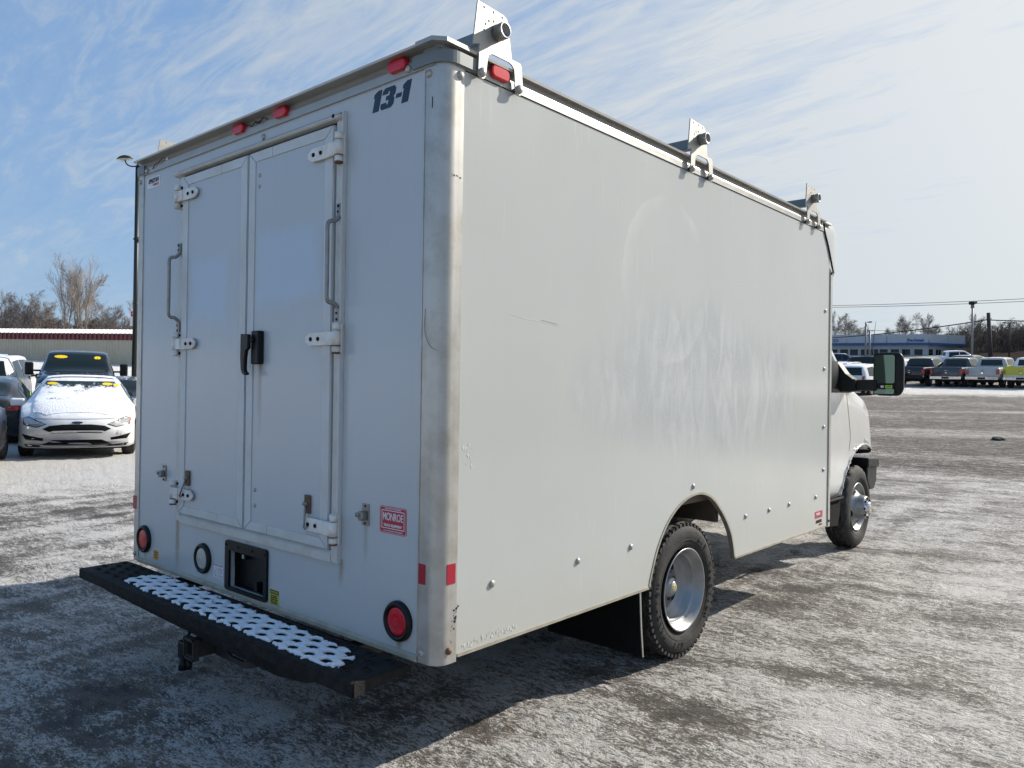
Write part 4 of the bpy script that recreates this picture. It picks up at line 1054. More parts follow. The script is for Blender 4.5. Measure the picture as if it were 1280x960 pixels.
def darken_wells(o, ws):
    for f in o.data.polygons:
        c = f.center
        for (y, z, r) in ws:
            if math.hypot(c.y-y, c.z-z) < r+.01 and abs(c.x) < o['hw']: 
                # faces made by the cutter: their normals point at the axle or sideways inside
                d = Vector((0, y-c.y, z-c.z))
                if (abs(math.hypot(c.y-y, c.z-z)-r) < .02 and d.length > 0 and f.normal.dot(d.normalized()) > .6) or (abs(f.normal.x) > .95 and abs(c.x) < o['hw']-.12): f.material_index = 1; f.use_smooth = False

# --- cab of the box truck
def cab():
    ST = [(3.70, .50, 1.38, 2.10, .965, .985, .90), (4.25, .50, 1.40, 2.12, .97, .985, .90), (4.40, .50, 1.40, 2.06, .97, .985, .91), (4.75, .50, 1.40, 1.83, .97, .985, .925), (5.02, .50, 1.40, 1.64, .97, .985, .93), (5.25, .52, 1.385, 1.47, .97, .985, .93),
          (5.45, .52, 1.345, 1.395, .97, .985, .92), (5.62, .52, 1.255, 1.32, .97, .98, .91), (5.74, .52, 1.08, 1.17, .97, .975, .90), (5.80, .54, .92, .99, .96, .96, .88), (5.83, .58, .80, .84, .93, .93, .84)]
    o = loft_body('cab', ST, bend_f=.05, bulge=.012, crown=.03, n=70)
    o.data.transform(Matrix.Translation((XC, 0, 0)))
    ws = [well(5.47, .375, .560, -.60, .5), well(5.47, .375, .560, -3.2, XC-.62)]
    finish_body(o, M['vanpaint'], TR, ws)
    for f in o.data.polygons:
        c = f.center; r = math.hypot(c.y-5.47, c.z-.375)
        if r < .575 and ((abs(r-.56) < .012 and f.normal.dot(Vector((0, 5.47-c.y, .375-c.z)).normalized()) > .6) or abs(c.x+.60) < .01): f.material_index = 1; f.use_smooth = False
    bv = bvh_of(o)
    # fender lip
    rim_ = [(a, b_) for a, b_ in arcpts((5.47, .375), .572, 64, 168, 24)]+[(a, b_) for a, b_ in arcpts((5.47, .375), .553, 168, 64, 24)]
    lip = patch('wheel_arch_lip', bv, rim_, 'R', .006, M['vanpaint'], o, .05)
    m = lip.modifiers.new('s', 'SOLIDIFY'); m.thickness = .012; m.offset = 1
    # door seam lines, window, mirror sail
    def line(name, pts, w, m=M['gap'], off=.0012):
        for i in range(len(pts)-1):
            a, c = Vector(pts[i]), Vector(pts[i+1]); d = (c-a).normalized(); n = Vector((-d.y, d.x))*w
            patch(name, bv, [tuple(a-n), tuple(c-n), tuple(c+n), tuple(a+n)], 'R', off, m, o, .05)
    line('door_seam', [(5.005, 1.39), (5.045, 1.25), (5.105, 1.02), (5.075, .90)], .0035)
    line('door_seam', [(4.60, .535), (4.86, .545), (4.93, .60)], .0035)
    win = [(3.80, 1.44), (4.90, 1.44), (4.86, 1.60), (4.70, 1.73), (4.42, 1.93), (4.30, 1.99), (3.80, 2.0)]
    patch('side_window', bv, win, 'R', .004, M['glass'], o, .06)
    patch('windscreen', bv, [(XC-.78, 1.50), (XC+.78, 1.50), (XC+.72, 2.02), (XC-.72, 2.02)], 'F', .004, M['glass'], o, .08)
    patch('mirror_sail', bv, [(4.50, 1.40), (5.10, 1.40), (4.98, 1.56), (4.86, 1.66), (4.50, 1.66)], 'R', .012, M['black'], o, .05)
    MB().box(-.262, -.240, 4.35, 4.95, .505, .52, .004).build('sill_seal', M['gap'], o)
    # mud guard behind the front wheel
    MB().prism([(4.60, .30), (4.885, .28), (4.93, .40), (4.95, .60), (4.60, .55)], 'x', -.60, -.265).build('splash_guard', M['flap'], TR)
    # front bumper wrapping the corner
    t = MB()
    prof = [(5.72, .60), (5.80, .50), (5.92, .495), (6.00, .56), (6.01, .70), (5.98, .715), (5.72, .715)]
    t.prism(prof, 'x', XC-.95, XC+.95, .012); bo = t.build('front_bumper', M['black'], TR)
    MB().prism([(5.70, .716), (6.025, .700), (6.03, .765), (5.99, .785), (5.70, .80)], 'x', XC-.965, XC+.965, .010).build('bumper_pad', M['black'], bo)
    MB().box(XC-.5, XC+.5, 5.815, 5.85, .80, 1.08, .01).build('grille', M['black'], TR)
    # towing mirror
    y = 4.90
    arm = MB()
    arm.prism([(4.80, 1.408), (4.99, 1.408), (4.98, 1.520), (4.82, 1.515)], 'x', -.27, -.12, .01)
    arm.box(-.16, .035, 4.86, 4.93, 1.418, 1.512, .015)
    arm.prism([(-.27, 1.50), (-.12, 1.50), (-.20, 1.56), (-.255, 1.64), (-.27, 1.66)], 'y', 4.82, 4.94, .006)
    am = arm.build('mirror_arm', M['black'], TR)
    # housing: rounded shell, hollow side towards the rear
    t = bmesh.new(); bmesh.ops.create_cube(t, size=1); bmesh.ops.bevel(t, geom=t.edges[:]+t.verts[:], offset=.22, segments=5, affect='EDGES', profile=.5)
    for v in t.verts:
        k = .5+v.co.y; v.co.x *= 1-.30*k*k; v.co.z *= 1-.16*k*k
        v.co = Vector((.112+v.co.x*.236+.004*k, 4.955+v.co.y*.150, 1.557+v.co.z*.362))
    hs = MB().add(t).build('mirror_housing', M['black'], am, True)
    hs.modifiers.new('s', 'SUBSURF').render_levels = 2
    def shell(x0, x1, z0, z1, r, yy, mm, nm):
        return MB().prism(rrect(x0, x1, z0, z1, r, 5), 'y', yy-.003, yy, 0).build(nm, mm, hs)
    shell(.004, .176, 1.388, 1.724, .025, 4.881, M['gap'], 'mirror_bezel')
    g1 = shell(.012, .168, 1.482, 1.712, .018, 4.8775, M['mirror'], 'mirror_glass'); g2 = shell(.012, .165, 1.396, 1.438, .012, 4.8775, M['mirror'], 'mirror_glass')
    for g in (g1, g2):
        c = Vector((.082, 4.88, 1.56)); g.data.transform(Matrix.Translation(c) @ Matrix.Rotation(math.radians(-2), 4, 'Z') @ Matrix.Translation(-c))
    gs = shell(.098, .150, 1.442, 1.467, .003, 4.8765, M['green'], 'mirror_sticker')
    text('lettering', 'LOOK', .018, (.124, 4.8730, 1.4545), RR, M['inkb'], gs, .0006, 0, .042)
    shell(.062, .086, 1.446, 1.464, .003, 4.8765, M['faded'], 'mirror_sticker')
cab()
def mk_paint(name, col, snow=.25, rough=.16):
    """car paint with road film and a dusting of snow on faces that look up"""
    m = bpy.data.materials.new(name); m.use_nodes = True; t = m.node_tree; p = t.nodes['Principled BSDF']
    c = N(t, 'ShaderNodeTexCoord').outputs['Object']; g = N(t, 'ShaderNodeNewGeometry')
    sp = N(t, 'ShaderNodeSeparateXYZ'); L(t, g.outputs['Normal'], sp.inputs[0]); zc = N(t, 'ShaderNodeSeparateXYZ'); L(t, c, zc.inputs[0])
    a = math_n(t, 'ADD', sp.outputs[2], math_n(t, 'MULTIPLY', math_n(t, 'SUBTRACT', noise(t, c, 6, 7, .7), .5), 1.6))
    a = math_n(t, 'ADD', a, (snow-.5)*1.2)
    f = ramp(t, a, [(.72, 0.0), (.86, 1.0)])
    lo = ramp(t, math_n(t, 'ADD', zc.outputs[2], math_n(t, 'MULTIPLY', noise(t, c, 5, 4, .6), .4)), [(.45, .55 if sum(col) > .3 else .22), (.95, 0.0)])
    base = mixc(t, lo, col, (.22, .21, .195))
    L(t, mixc(t, f, base, (.84, .85, .88)), p.inputs['Base Color']); L(t, ramp(t, f, [(0, rough), (1, .6)]), p.inputs['Roughness']); setin(p, 'Coat Weight', .4)
    return m
P_WHITE = mk_paint('paint_white', (.74, .745, .75), .42); P_BLACK = mk_paint('paint_black', (.008, .009, .011), .15); P_GREY = mk_paint('paint_grey', (.05, .055, .06), .25)
P_SILVER = mk_paint('paint_silver', (.42, .41, .38), .3); P_BLUE = mk_paint('paint_blue', (.01, .045, .14), .45); P_LGREY = mk_paint('paint_light_grey', (.33, .34, .36), .3)
M['tail'] = mat('tail_red', (.45, .01, .012), .2, coat=.5); M['head'] = mat('head_lamp', (.45, .46, .46), .08, metal=.5, coat=.6, var=.5, vscale=25)
M['amber'] = mat('amber_lens', (.7, .12, .01), .2)
M['snowwin'] = None
def snowy_glass():
    m = bpy.data.materials.new('snow_dusted_glass'); m.use_nodes = True; t = m.node_tree; p = t.nodes['Principled BSDF']
    c = N(t, 'ShaderNodeTexCoord').outputs['Object']; sp = N(t, 'ShaderNodeSeparateXYZ'); L(t, c, sp.inputs[0])
    a = math_n(t, 'ADD', noise(t, c, 26, 6, .75), math_n(t, 'MULTIPLY', math_n(t, 'SUBTRACT', noise(t, c, 4, 2, .5), .5), .9))
    a = math_n(t, 'SUBTRACT', a, math_n(t, 'MULTIPLY', math_n(t, 'MAXIMUM', math_n(t, 'SUBTRACT', sp.outputs[2], 1.24), 0.0), 2.0))
    f = ramp(t, a, [(.30, 0.0), (.42, 1.0)])
    L(t, mixc(t, f, (.012, .02, .018), (.80, .82, .86)), p.inputs['Base Color']); L(t, ramp(t, f, [(0, .08), (1, .6)]), p.inputs['Roughness']); return m
M['snowwin'] = snowy_glass()
def car_wheel(parent, x, y, R, side, rimmat='rim', w=.21):
    o = MB().lathe([(-w/2, R*.62), (-w/2-.004, R*.78), (-w/2+.02, R*.97), (-w/2+.04, R), (w/2-.04, R), (w/2-.02, R*.97), (w/2+.004, R*.78), (w/2, R*.62), (w/2-.03, R*.60)], 'x', seg=32).build('wheel', M['rubber'], parent)
    o.location = (x, y, R-.01)
    if side < 0: o.rotation_euler.z = PI
    r = MB().lathe([(w/2-.05, R*.58), (w/2-.02, R*.62), (w/2-.004, R*.60), (w/2-.015, R*.56)], 'x', seg=28).lathe([(w/2-.05, R*.57), (w/2-.06, .02)], 'x', seg=24)
    for i in range(5):
        a = 2*PI*i/5
        c = bmesh.new(); bmesh.ops.create_cube(c, size=1)
        for v in c.verts: v.co = Vector((w/2-.025+v.co.x*.02, v.co.y*R*(.20-.05*v.co.z), R*.30+v.co.z*R*.56))
        r.add(c, 0, Euler((a, 0, 0)).to_matrix().to_4x4())
    r.lathe([(w/2-.015, .045), (w/2-.004, .035), (w/2-.003, .001)], 'x', seg=12)
    r.build('rim', M[rimmat], o)
    return o
def wells_for(ws, hw): 
    out = []
    for (y, z, r) in ws: out += [well(y, z, r, hw-.26, hw+.4), well(y, z, r, -hw-.4, -hw+.26)]
    return out
def ell(cx, cz, a, b_, n=12): return [(cx+a*math.cos(2*PI*i/n), cz+b_*math.sin(2*PI*i/n)) for i in range(n)]
def side_set(bv, parent, wins, m=None):
    for w_ in wins:
        patch('side_window', bv, w_, 'R', .006, m or M['glass'], parent, .12); patch('side_window', bv, [(a, b_) for a, b_ in w_][::-1], 'L', .006, m or M['glass'], parent, .12)
def door_lines(bv, parent, ys, z0, z1):
    for y in ys:
        for s in 'RL': patch('door_seam', bv, [(y-.006, z0), (y+.006, z0), (y+.006, z1), (y-.006, z1)], s, .003, M['gap'], parent, .15)
def side_mirrors(parent, y, z, hw, m, big=False):
    for s in (-1, 1):
        if big:
            b = MB().box(min(s*(hw-.08), s*(hw+.16)), max(s*(hw-.08), s*(hw+.16)), y-.03, y+.03, z+.0, z+.05, .01).box(min(s*(hw+.12), s*(hw+.33)), max(s*(hw+.12), s*(hw+.33)), y-.07, y+.05, z-.10, z+.26, .04)
        else:
            b = MB().box(min(s*(hw-.12), s*(hw+.04)), max(s*(hw-.12), s*(hw+.04)), y-.02, y+.02, z-.0, z+.03, .008).box(min(s*(hw-.02), s*(hw+.20)), max(s*(hw-.02), s*(hw+.20)), y-.05, y+.07, z-.02, z+.13, .035, 3)
        b.build('wing_mirror', m, parent)
# ---- compact hatch/sedan (front +y)
def compact(label, paint, group=None, snow=False, detail=True, name='parked_car'):
    root = empty(name, label=label, cat='car', group=group)
    hw = .90
    ST = [(-2.20, .42, .66, .70, .66, .70, .60), (-2.14, .30, .93, 1.00, .78, .76, .62), (-1.95, .24, .98, 1.06, .85, .82, .60), (-1.60, .22, .98, 1.12, .87, .85, .60), (-1.05, .20, .97, 1.38, .88, .875, .58), (-.55, .19, .96, 1.45, .885, .88, .60), (0, .19, .95, 1.47, .885, .885, .61), (.35, .19, .945, 1.43, .885, .885, .60),
          (.75, .19, .94, 1.25, .885, .885, .64), (1.12, .19, .93, 1.015, .885, .88, .72), (1.35, .19, .90, .975, .88, .87, .70), (1.75, .19, .83, .90, .875, .84, .66), (2.02, .20, .74, .80, .86, .80, .62), (2.16, .20, .64, .70, .83, .77, .60), (2.23, .22, .52, .57, .79, .74, .58), (2.26, .25, .42, .45, .74, .70, .56)]
    ws = [(1.38, .33, .375), (-1.28, .33, .375)]
    o = loft_body('body', ST, bend_f=.34, bend_r=.20, bulge=.03, crown=.035, n=72)
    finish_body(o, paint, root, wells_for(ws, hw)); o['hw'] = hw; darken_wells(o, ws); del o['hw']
    bv = bvh_of(o)
    wm = M['snowwin'] if snow else M['glass']
    patch('windscreen', bv, [(-.70, 1.02), (.70, 1.02), (.66, 1.15), (.55, 1.40), (-.55, 1.40), (-.66, 1.15)], 'F', .006, wm, root, .07)
    patch('rear_window', bv, [(-.56, 1.12), (.56, 1.12), (.48, 1.37), (-.48, 1.37)], 'B', .006, M['glass'], root, .08)
    side_set(bv, root, [[(.02, .99), (.84, .99), (.72, 1.10), (.36, 1.34), (.02, 1.37)], [(-.90, .99), (-.04, .99), (-.04, 1.37), (-.55, 1.36), (-.92, 1.28)], [(-1.35, 1.02), (-.96, 1.0), (-.98, 1.26), (-1.12, 1.22)]])
    door_lines(bv, root, (-.95, -.02, 1.0), .30, .95)
    # front face
    patch('grille', bv, [(-.50, .555), (-.36, .485), (.36, .485), (.50, .555), (.40, .615), (.20, .64), (-.20, .64), (-.40, .615)], 'F', .008, M['flap'], root, .06)
    patch('lower_grille', bv, [(-.52, .265), (.52, .265), (.36, .345), (-.36, .345)], 'F', .008, M['flap'], root, .06)
    for s in (1, -1):
        fx = lambda p: p if s > 0 else mirror(p)
        patch('fog_recess', bv, fx([(.50, .335), (.74, .365), (.80, .465), (.64, .42), (.49, .385)]), 'F', .008, M['flap'], root, .05)
        h = patch('headlight', bv, fx([(.46, .645), (.58, .595), (.76, .635), (.795, .73), (.72, .755), (.60, .70)]), 'F', .010, M['head'], root, .04)
        patch('headlight_edge', bv, fx([(.44, .640), (.58, .580), (.78, .625), (.81, .735), (.72, .768), (.59, .712)]), 'F', .007, M['black'], root, .04)
        patch('turn_signal', bv, fx([(.765, .66), (.785, .67), (.80, .735), (.785, .73)]), 'F', .013, M['amber'], h, .04)
        patch('tail_light', bv, fx([(.58, .82), (.74, .80), (.76, .90), (.60, .90)]), 'B', .008, M['tail'], root, .05)
        pp = [(-2.08, .82), (-1.84, .85), (-1.86, .91), (-2.06, .92)]
        patch('tail_light', bv, pp if s > 0 else pp[::-1], 'R' if s > 0 else 'L', .008, M['tail'], root, .05)
    patch('badge', bv, ell(0, .672, .085, .022), 'F', .012, M['navy'], root, .05)
    patch('bumper_lip', bv, [(-.72, .235), (.72, .235), (.76, .285), (.55, .262), (-.55, .262), (-.76, .285)], 'F', .010, M['flap'], root, .06)
    patch('hood_seam', bv, [(-.62, .735), (.62, .735), (.62, .741), (-.62, .741)], 'F', .004, M['black'], root, .06)
    side_mirrors(root, .78, .93, hw-.02, paint)
    car_wheel(root, .78, 1.38, .33, 1); car_wheel(root, -.78, 1.38, .33, -1); car_wheel(root, .78, -1.28, .33, 1); car_wheel(root, -.78, -1.28, .33, -1)
    MB().box(-.75, .75, -1.8, 1.9, .16, .24).build('underbody', M['gap'], root)
    if snow:
        t = patch('snow_layer', bv, [(-.60, 1.14), (.60, 1.14), (.68, 1.35), (.68, 1.60), (.66, 1.80), (.45, 2.04), (-.45, 2.04), (-.66, 1.80), (-.68, 1.60), (-.68, 1.35)], 'T', .007, M['snow_hood'], root, .06)
        patch('snow_layer', bv, [(-.56, -.9), (.56, -.9), (.56, .30), (-.56, .30)], 'T', .02, M['snow'], root, .08)
        for (x, z) in ((-.42, 1.345), (.455, 1.345), (-.57, 1.325)):
            patch('price_sticker', bv, ell(x, z, .085 if x != -.57 else .05, .026), 'F', .012, M['ystick'], root, .05)
    return root
def snow_hood():
    m = bpy.data.materials.new('snow_thin_on_hood'); m.use_nodes = True; t = m.node_tree; p = t.nodes['Principled BSDF']
    c = N(t, 'ShaderNodeTexCoord').outputs['Object']
    f = ramp(t, noise(t, c, 30, 6, .75), [(.30, 0.0), (.46, 1.0)])
    L(t, mixc(t, f, (.55, .57, .60), (.86, .88, .92)), p.inputs['Base Color']); setin(p, 'Roughness', .6)
    bn = N(t, 'ShaderNodeBump'); setin(bn, 'Strength', 1.0); setin(bn, 'Distance', .03); L(t, noise(t, c, 35, 6, .7), bn.inputs['Height']); L(t, bn.outputs[0], p.inputs['Normal']); return m
M['snow_hood'] = snow_hood()
M['ystick'] = mat('yellow_price_sticker', (.85, .60, .01), .4, var=.15, vscale=60)
# ---- pickup (front +y)
def pickup(label, paint, group=None, grille=M['black'], rimm='rimdark', bump_m=None, stick=False, snow_bed=True, towm=False, cat='pickup truck', topper=None, tail_badge=True, name='pickup_truck'):
    root = empty(name, label=label, cat=cat, group=group); hw = 1.0
    ST = [(-2.95, .70, 1.22, 1.27, .90, .94, .90), (-2.90, .60, 1.26, 1.31, .96, .965, .92), (-2.2, .52, 1.27, 1.32, .97, .97, .93), (-1.00, .50, 1.27, 1.32, .97, .97, .93), (-.93, .50, 1.28, 1.86, .97, .97, .74), (-.80, .50, 1.28, 1.91, .97, .97, .73), (.2, .48, 1.26, 1.94, .97, .97, .74), (.75, .48, 1.25, 1.90, .97, .97, .74),
          (1.15, .48, 1.25, 1.66, .97, .97, .78), (1.50, .48, 1.25, 1.36, .97, .965, .84), (1.75, .48, 1.22, 1.31, .97, .96, .84), (2.4, .48, 1.16, 1.25, .97, .94, .82), (2.72, .50, 1.06, 1.17, .96, .92, .80), (2.82, .54, .92, 1.04, .94, .90, .80), (2.85, .58, .80, .86, .92, .88, .78)]
    if topper: ST = [(-2.95, .70, 1.22, 1.27, .90, .94, .90), (-2.90, .60, 1.26, 1.75, .96, .965, .78), (-2.2, .52, 1.27, 1.88, .97, .97, .78), (-1.00, .50, 1.27, 1.90, .97, .97, .78)]+ST[5:]
    ws = [(1.92, .42, .46), (-1.75, .42, .46)]
    o = loft_body('body', ST, bend_f=.14, bend_r=.03, bulge=.02, crown=.02, n=80, gh_curve=.01)
    cut = wells_for(ws, hw)
    if not topper: cut.append(MB().box(-.80, .80, -2.85, -1.08, .85, 1.6).build('cut'))
    finish_body(o, paint, root, cut); o['hw'] = hw; darken_wells(o, ws); del o['hw']
    bv = bvh_of(o)
    patch('windscreen', bv, [(-.78, 1.36), (.78, 1.36), (.68, 1.84), (-.68, 1.84)], 'F', .006, M['glass'], root, .08)
    patch('rear_window', bv, [(-.66, 1.42), (.66, 1.42), (.60, 1.80), (-.60, 1.80)] if not topper else [(-.70, 1.32), (.70, 1.32), (.62, 1.68), (-.62, 1.68)], 'B', .008, M['glass'], root, .08)
    side_set(bv, root, [[(.28, 1.30), (1.25, 1.30), (1.02, 1.55), (.72, 1.80), (.28, 1.82)], [(-.75, 1.30), (.20, 1.30), (.20, 1.82), (-.68, 1.80)]])
    door_lines(bv, root, (-.82, .24, 1.35), .62, 1.26)
    patch('grille', bv, [(-.60, .80), (.60, .80), (.66, 1.06), (-.66, 1.06)], 'F', .01, grille, root, .1)
    bm_ = bump_m or M['chrome']
    MB().prism(rrect(-.97, .97, .52, .74, .05), 'y', 2.78, 2.97, .015).build('front_bumper', bm_, root)
    rb = MB().prism(rrect(-.96, .96, .55, .74, .03), 'y', -3.10, -2.92, .012).build('rear_bumper', bm_, root)
    MB().box(-.22, .22, -3.107, -3.098, .58, .71, .004).build('plate_recess', M['black'], rb)
    for s in (1, -1):
        fx = lambda p: p if s > 0 else mirror(p)
        patch('headlight', bv, fx([(.68, .84), (.90, .84), (.90, 1.05), (.70, 1.05)]), 'F', .012, M['head'], root, .06)
        MB().box(min(s*.82, s*.975), max(s*.82, s*.975), -2.965, -2.80, .90, 1.20, .012).build('tail_light', M['tail'], root)
    for pts in ([(-.80, .80), (-.80, 1.27), (-.792, 1.27), (-.792, .80)], [(.80, .80), (.80, 1.27), (.792, 1.27), (.792, .80)], [(-.8, .80), (.8, .80), (.8, .808), (-.8, .808)]):
        patch('tailgate_seam', bv, pts[::-1] if False else pts, 'B', .004, M['gap'], root, .1)
    MB().box(-.10, .10, -2.975, -2.945, 1.10, 1.16, .01).build('tailgate_handle', M['black'] if paint is not P_BLACK else M['steel'], root)
    if tail_badge: MB().prism([(-.06, .96), (0, .92), (.06, .96), (.05, 1.02), (-.05, 1.02)], 'y', -2.97, -2.955).build('tailgate_badge', M['chrome'], root)
    side_mirrors(root, 1.12, 1.34, hw-.03, M['black'], big=towm)
    R = .41
    for s in (1, -1):
        car_wheel(root, s*.84, 1.92, R, s, rimm, .27); car_wheel(root, s*.84, -1.75, R, s, rimm, .27)
        for (wy, wz, wr) in ws:
            pass
    MB().box(-.70, .70, -2.7, 2.5, .36, .52).build('underbody', M['gap'], root)
    if snow_bed and not topper:
        MB().box(-.80, .80, -2.85, -1.08, .84, 1.28, .03).build('bed_snow', M['snow'], root)
    if stick:
        for (x, z, a) in ((.42, 1.76, .17), (-.50, 1.75, .09)): patch('price_sticker', bv, ell(x, z, a, .045), 'F', .016, M['ystick'], root, .05)
    return root
def suv(label, paint, group=None, van=False, name='parked_suv', cat='SUV'):
    root = empty(name, label=label, cat=cat, group=group); hw = .95
    ST = [(-2.30, .50, .95, 1.00, .82, .84, .74), (-2.24, .36, 1.00, 1.30, .88, .88, .68), (-2.05, .30, 1.04, 1.62, .91, .90, .66), (-1.7, .28, 1.04, 1.70, .92, .92, .68), (-.4, .27, 1.02, 1.75, .93, .93, .70), (.4, .27, 1.00, 1.72, .93, .93, .69), (.85, .27, 1.00, 1.48, .93, .93, .72),
          (1.25, .27, .99, 1.10, .93, .92, .78), (1.7, .27, .94, 1.03, .92, .90, .74), (2.15, .28, .84, .92, .90, .86, .70), (2.32, .32, .66, .72, .86, .82, .66), (2.38, .38, .52, .56, .80, .78, .62)]
    ws = [(1.45, .36, .41), (-1.40, .36, .41)]
    o = loft_body('body', ST, bend_f=.24, bend_r=.10, bulge=.03, crown=.03, n=64)
    finish_body(o, paint, root, wells_for(ws, hw)); o['hw'] = hw; darken_wells(o, ws); del o['hw']
    bv = bvh_of(o)
    patch('windscreen', bv, [(-.74, 1.12), (.74, 1.12), (.62, 1.62), (-.62, 1.62)], 'F', .006, M['glass'], root, .08)
    patch('rear_window', bv, [(-.70, 1.14), (.70, 1.14), (.60, 1.58), (-.60, 1.58)], 'B', .008, M['glass'], root, .06)
    side_set(bv, root, [[(.12, 1.06), (1.02, 1.06), (.84, 1.30), (.46, 1.58), (.12, 1.62)], [(-.86, 1.06), (.04, 1.06), (.04, 1.62), (-.86, 1.62)], [(-1.80, 1.10), (-.94, 1.06), (-.94, 1.62), (-1.70, 1.56)]])
    door_lines(bv, root, (-.9, .08, 1.1), .40, 1.02)
    patch('grille', bv, [(-.45, .56), (.45, .56), (.52, .76), (-.52, .76)], 'F', .01, M['black'], root, .08)
    patch('rear_bumper', bv, [(-.80, .45), (.80, .45), (.80, .62), (-.80, .62)], 'B', .012, M['black'], root, .08)
    for s in (1, -1):
        fx = lambda p: p if s > 0 else mirror(p)
        patch('headlight', bv, fx([(.54, .72), (.80, .74), (.82, .86), (.62, .84)]), 'F', .012, M['head'], root, .05)
        patch('tail_light', bv, fx([(.66, .86), (.84, .86), (.82, 1.12), (.72, 1.10)]), 'B', .012, M['tail'], root, .05)
        MB().box(s*.60-.015, s*.60+.015, -1.5, .5, 1.76, 1.785, .006).build('roof_rail', M['black'], root)
    side_mirrors(root, .92, 1.02, hw-.02, M['black'])
    for s in (1, -1): car_wheel(root, s*.80, 1.45, .36, s); car_wheel(root, s*.80, -1.40, .36, s)
    MB().box(-.75, .75, -2.0, 2.0, .22, .32).build('underbody', M['gap'], root)
    return root
def cargo_van(label, paint):
    root = empty('cargo_van', label=label, cat='van'); hw = 1.0
    ST = [(-2.9, .50, 1.3, 2.42, .94, .96, .84), (-2.8, .40, 1.3, 2.50, .97, .98, .86), (1.0, .40, 1.3, 2.52, .97, .98, .86), (1.5, .40, 1.3, 2.2, .97, .98, .84), (2.2, .40, 1.25, 1.45, .97, .96, .84), (2.7, .42, 1.0, 1.1, .95, .92, .8), (2.85, .5, .7, .75, .9, .88, .76)]
    ws = [(1.95, .38, .43), (-1.7, .38, .43)]
    o = loft_body('body', ST, bend_f=.2, bulge=.015, crown=.03, n=50)
    finish_body(o, paint, root, wells_for(ws, hw)); o['hw'] = hw; darken_wells(o, ws); del o['hw']
    bv = bvh_of(o)
    patch('windscreen', bv, [(-.78, 1.48), (.78, 1.48), (.74, 2.15), (-.74, 2.15)], 'F', .006, M['glass'], root, .1)
    for s in (1, -1):
        MB().box(s*.90-.06, s*.90+.06, -2.93, -2.86, 1.05, 1.75, .02).build('tail_light', M['tail'], root)
        patch('rear_window', bv, ([(.08, 1.5), (.72, 1.5), (.70, 2.05), (.08, 2.05)] if s > 0 else mirror([(.08, 1.5), (.72, 1.5), (.70, 2.05), (.08, 2.05)])), 'B', .008, M['glass'], root, .1)
        car_wheel(root, s*.83, 1.95, .38, s); car_wheel(root, s*.83, -1.7, .38, s)
    patch('door_seam', bv, [(-.008, .6), (.008, .6), (.008, 2.3), (-.008, 2.3)], 'B', .004, M['gap'], root, .2)
    MB().box(-.95, .95, -3.0, -2.86, .45, .62, .02).build('rear_bumper', M['black'], root)
    MB().box(-.7, .7, -2.5, 2.4, .3, .42).build('underbody', M['gap'], root)
    return root
def put(root, x, y, heading, dz=0.0):
    """heading: degrees clockwise from +Y that the nose points to"""
    root.location = (x, y, terr(x, y)+dz); root.rotation_euler = (0, 0, -math.radians(heading)); return root
def slope(root, x, y, heading, dz=0.0):
    h = math.radians(heading); dx, dy = math.sin(h), math.cos(h)
    p = math.atan2(terr(x+dx*1.5, y+dy*1.5)-terr(x-dx*1.5, y-dy*1.5), 3.0)
    q = math.atan2(terr(x+dy*.8, y-dx*.8)-terr(x-dy*.8, y+dx*.8), 1.6)
    root.location = (x, y, terr(x, y)+dz); root.rotation_euler = (p, -q, -h); root.rotation_mode = 'XYZ'
    return root
def rowpos(px_, d):
    k = (px_-640)/972.36
    return 1.97316+d*(-math.sin(yaw)+math.cos(yaw)*k), -1.87881+d*(math.cos(yaw)+math.sin(yaw)*k)
# ------------------------------------------------------------------ cars on the left
c1 = compact('snow-dusted white compact car facing the camera, nearest car left of the truck', P_WHITE, 'cars parked in the left lot', snow=True)
slope(c1, -14.45, 4.08, 111.7, .0); c1.scale = (1.03, 1.0, .93)
c2 = copy_tree(c1); 
def recolor(root, paint, drop=(), keepglass=False):
    for o in list(CH.get(root.name, [])):
        if o.name.split('.')[0] in drop:
            for q in list(CH.get(o.name, [])): bpy.data.objects.remove(q, do_unlink=True)
            CH[root.name].remove(o); bpy.data.objects.remove(o, do_unlink=True); continue
        base = o.name.split('.')[0]
        if base in ('body', 'wing_mirror'):
            o.data = o.data.copy(); o.data.materials[0] = paint
        if base == 'windscreen' and not keepglass and o.data.materials[0] == M['snowwin']: o.data = o.data.copy(); o.data.materials[0] = M['glass']
recolor(c2, P_GREY, ('snow_layer', 'price_sticker')); tag(c2, 'dark grey car mostly hidden behind the white compact, beside the truck edge', 'car')
slope(c2, -18.75, 6.75, 107, -.08)
c3 = copy_tree(c2); recolor(c3, P_BLACK); tag(c3, 'black sedan seen from behind, red tail light, green window sticker, left of the white compact', 'car'); slope(c3, -17.75, 3.30, 291, -.08)
st_ = MB().box(.905, .915, -.40, -.20, 1.02, 1.12).build('window_sticker', M['green'], c3); st_.location = (-.075, .1, .02)
c4 = copy_tree(c2); recolor(c4, P_BLACK, ('wing_mirror',)); tag(c4, 'glossy black car cut by the left picture edge, only its flank and wheel in view', 'car'); slope(c4, *rowpos(-97, 11.5), 292)
c5 = suv('white SUV with roof rails seen from behind at the far left', P_WHITE, 'cars parked in the left lot'); slope(c5, *rowpos(-4, 25), 297)
pk = pickup('black pickup with wide towing mirrors and yellow windshield stickers behind the white compact', P_BLACK, 'cars parked in the left lot', stick=True, towm=True, topper=True)
slope(pk, *rowpos(98, 23.5), 111)
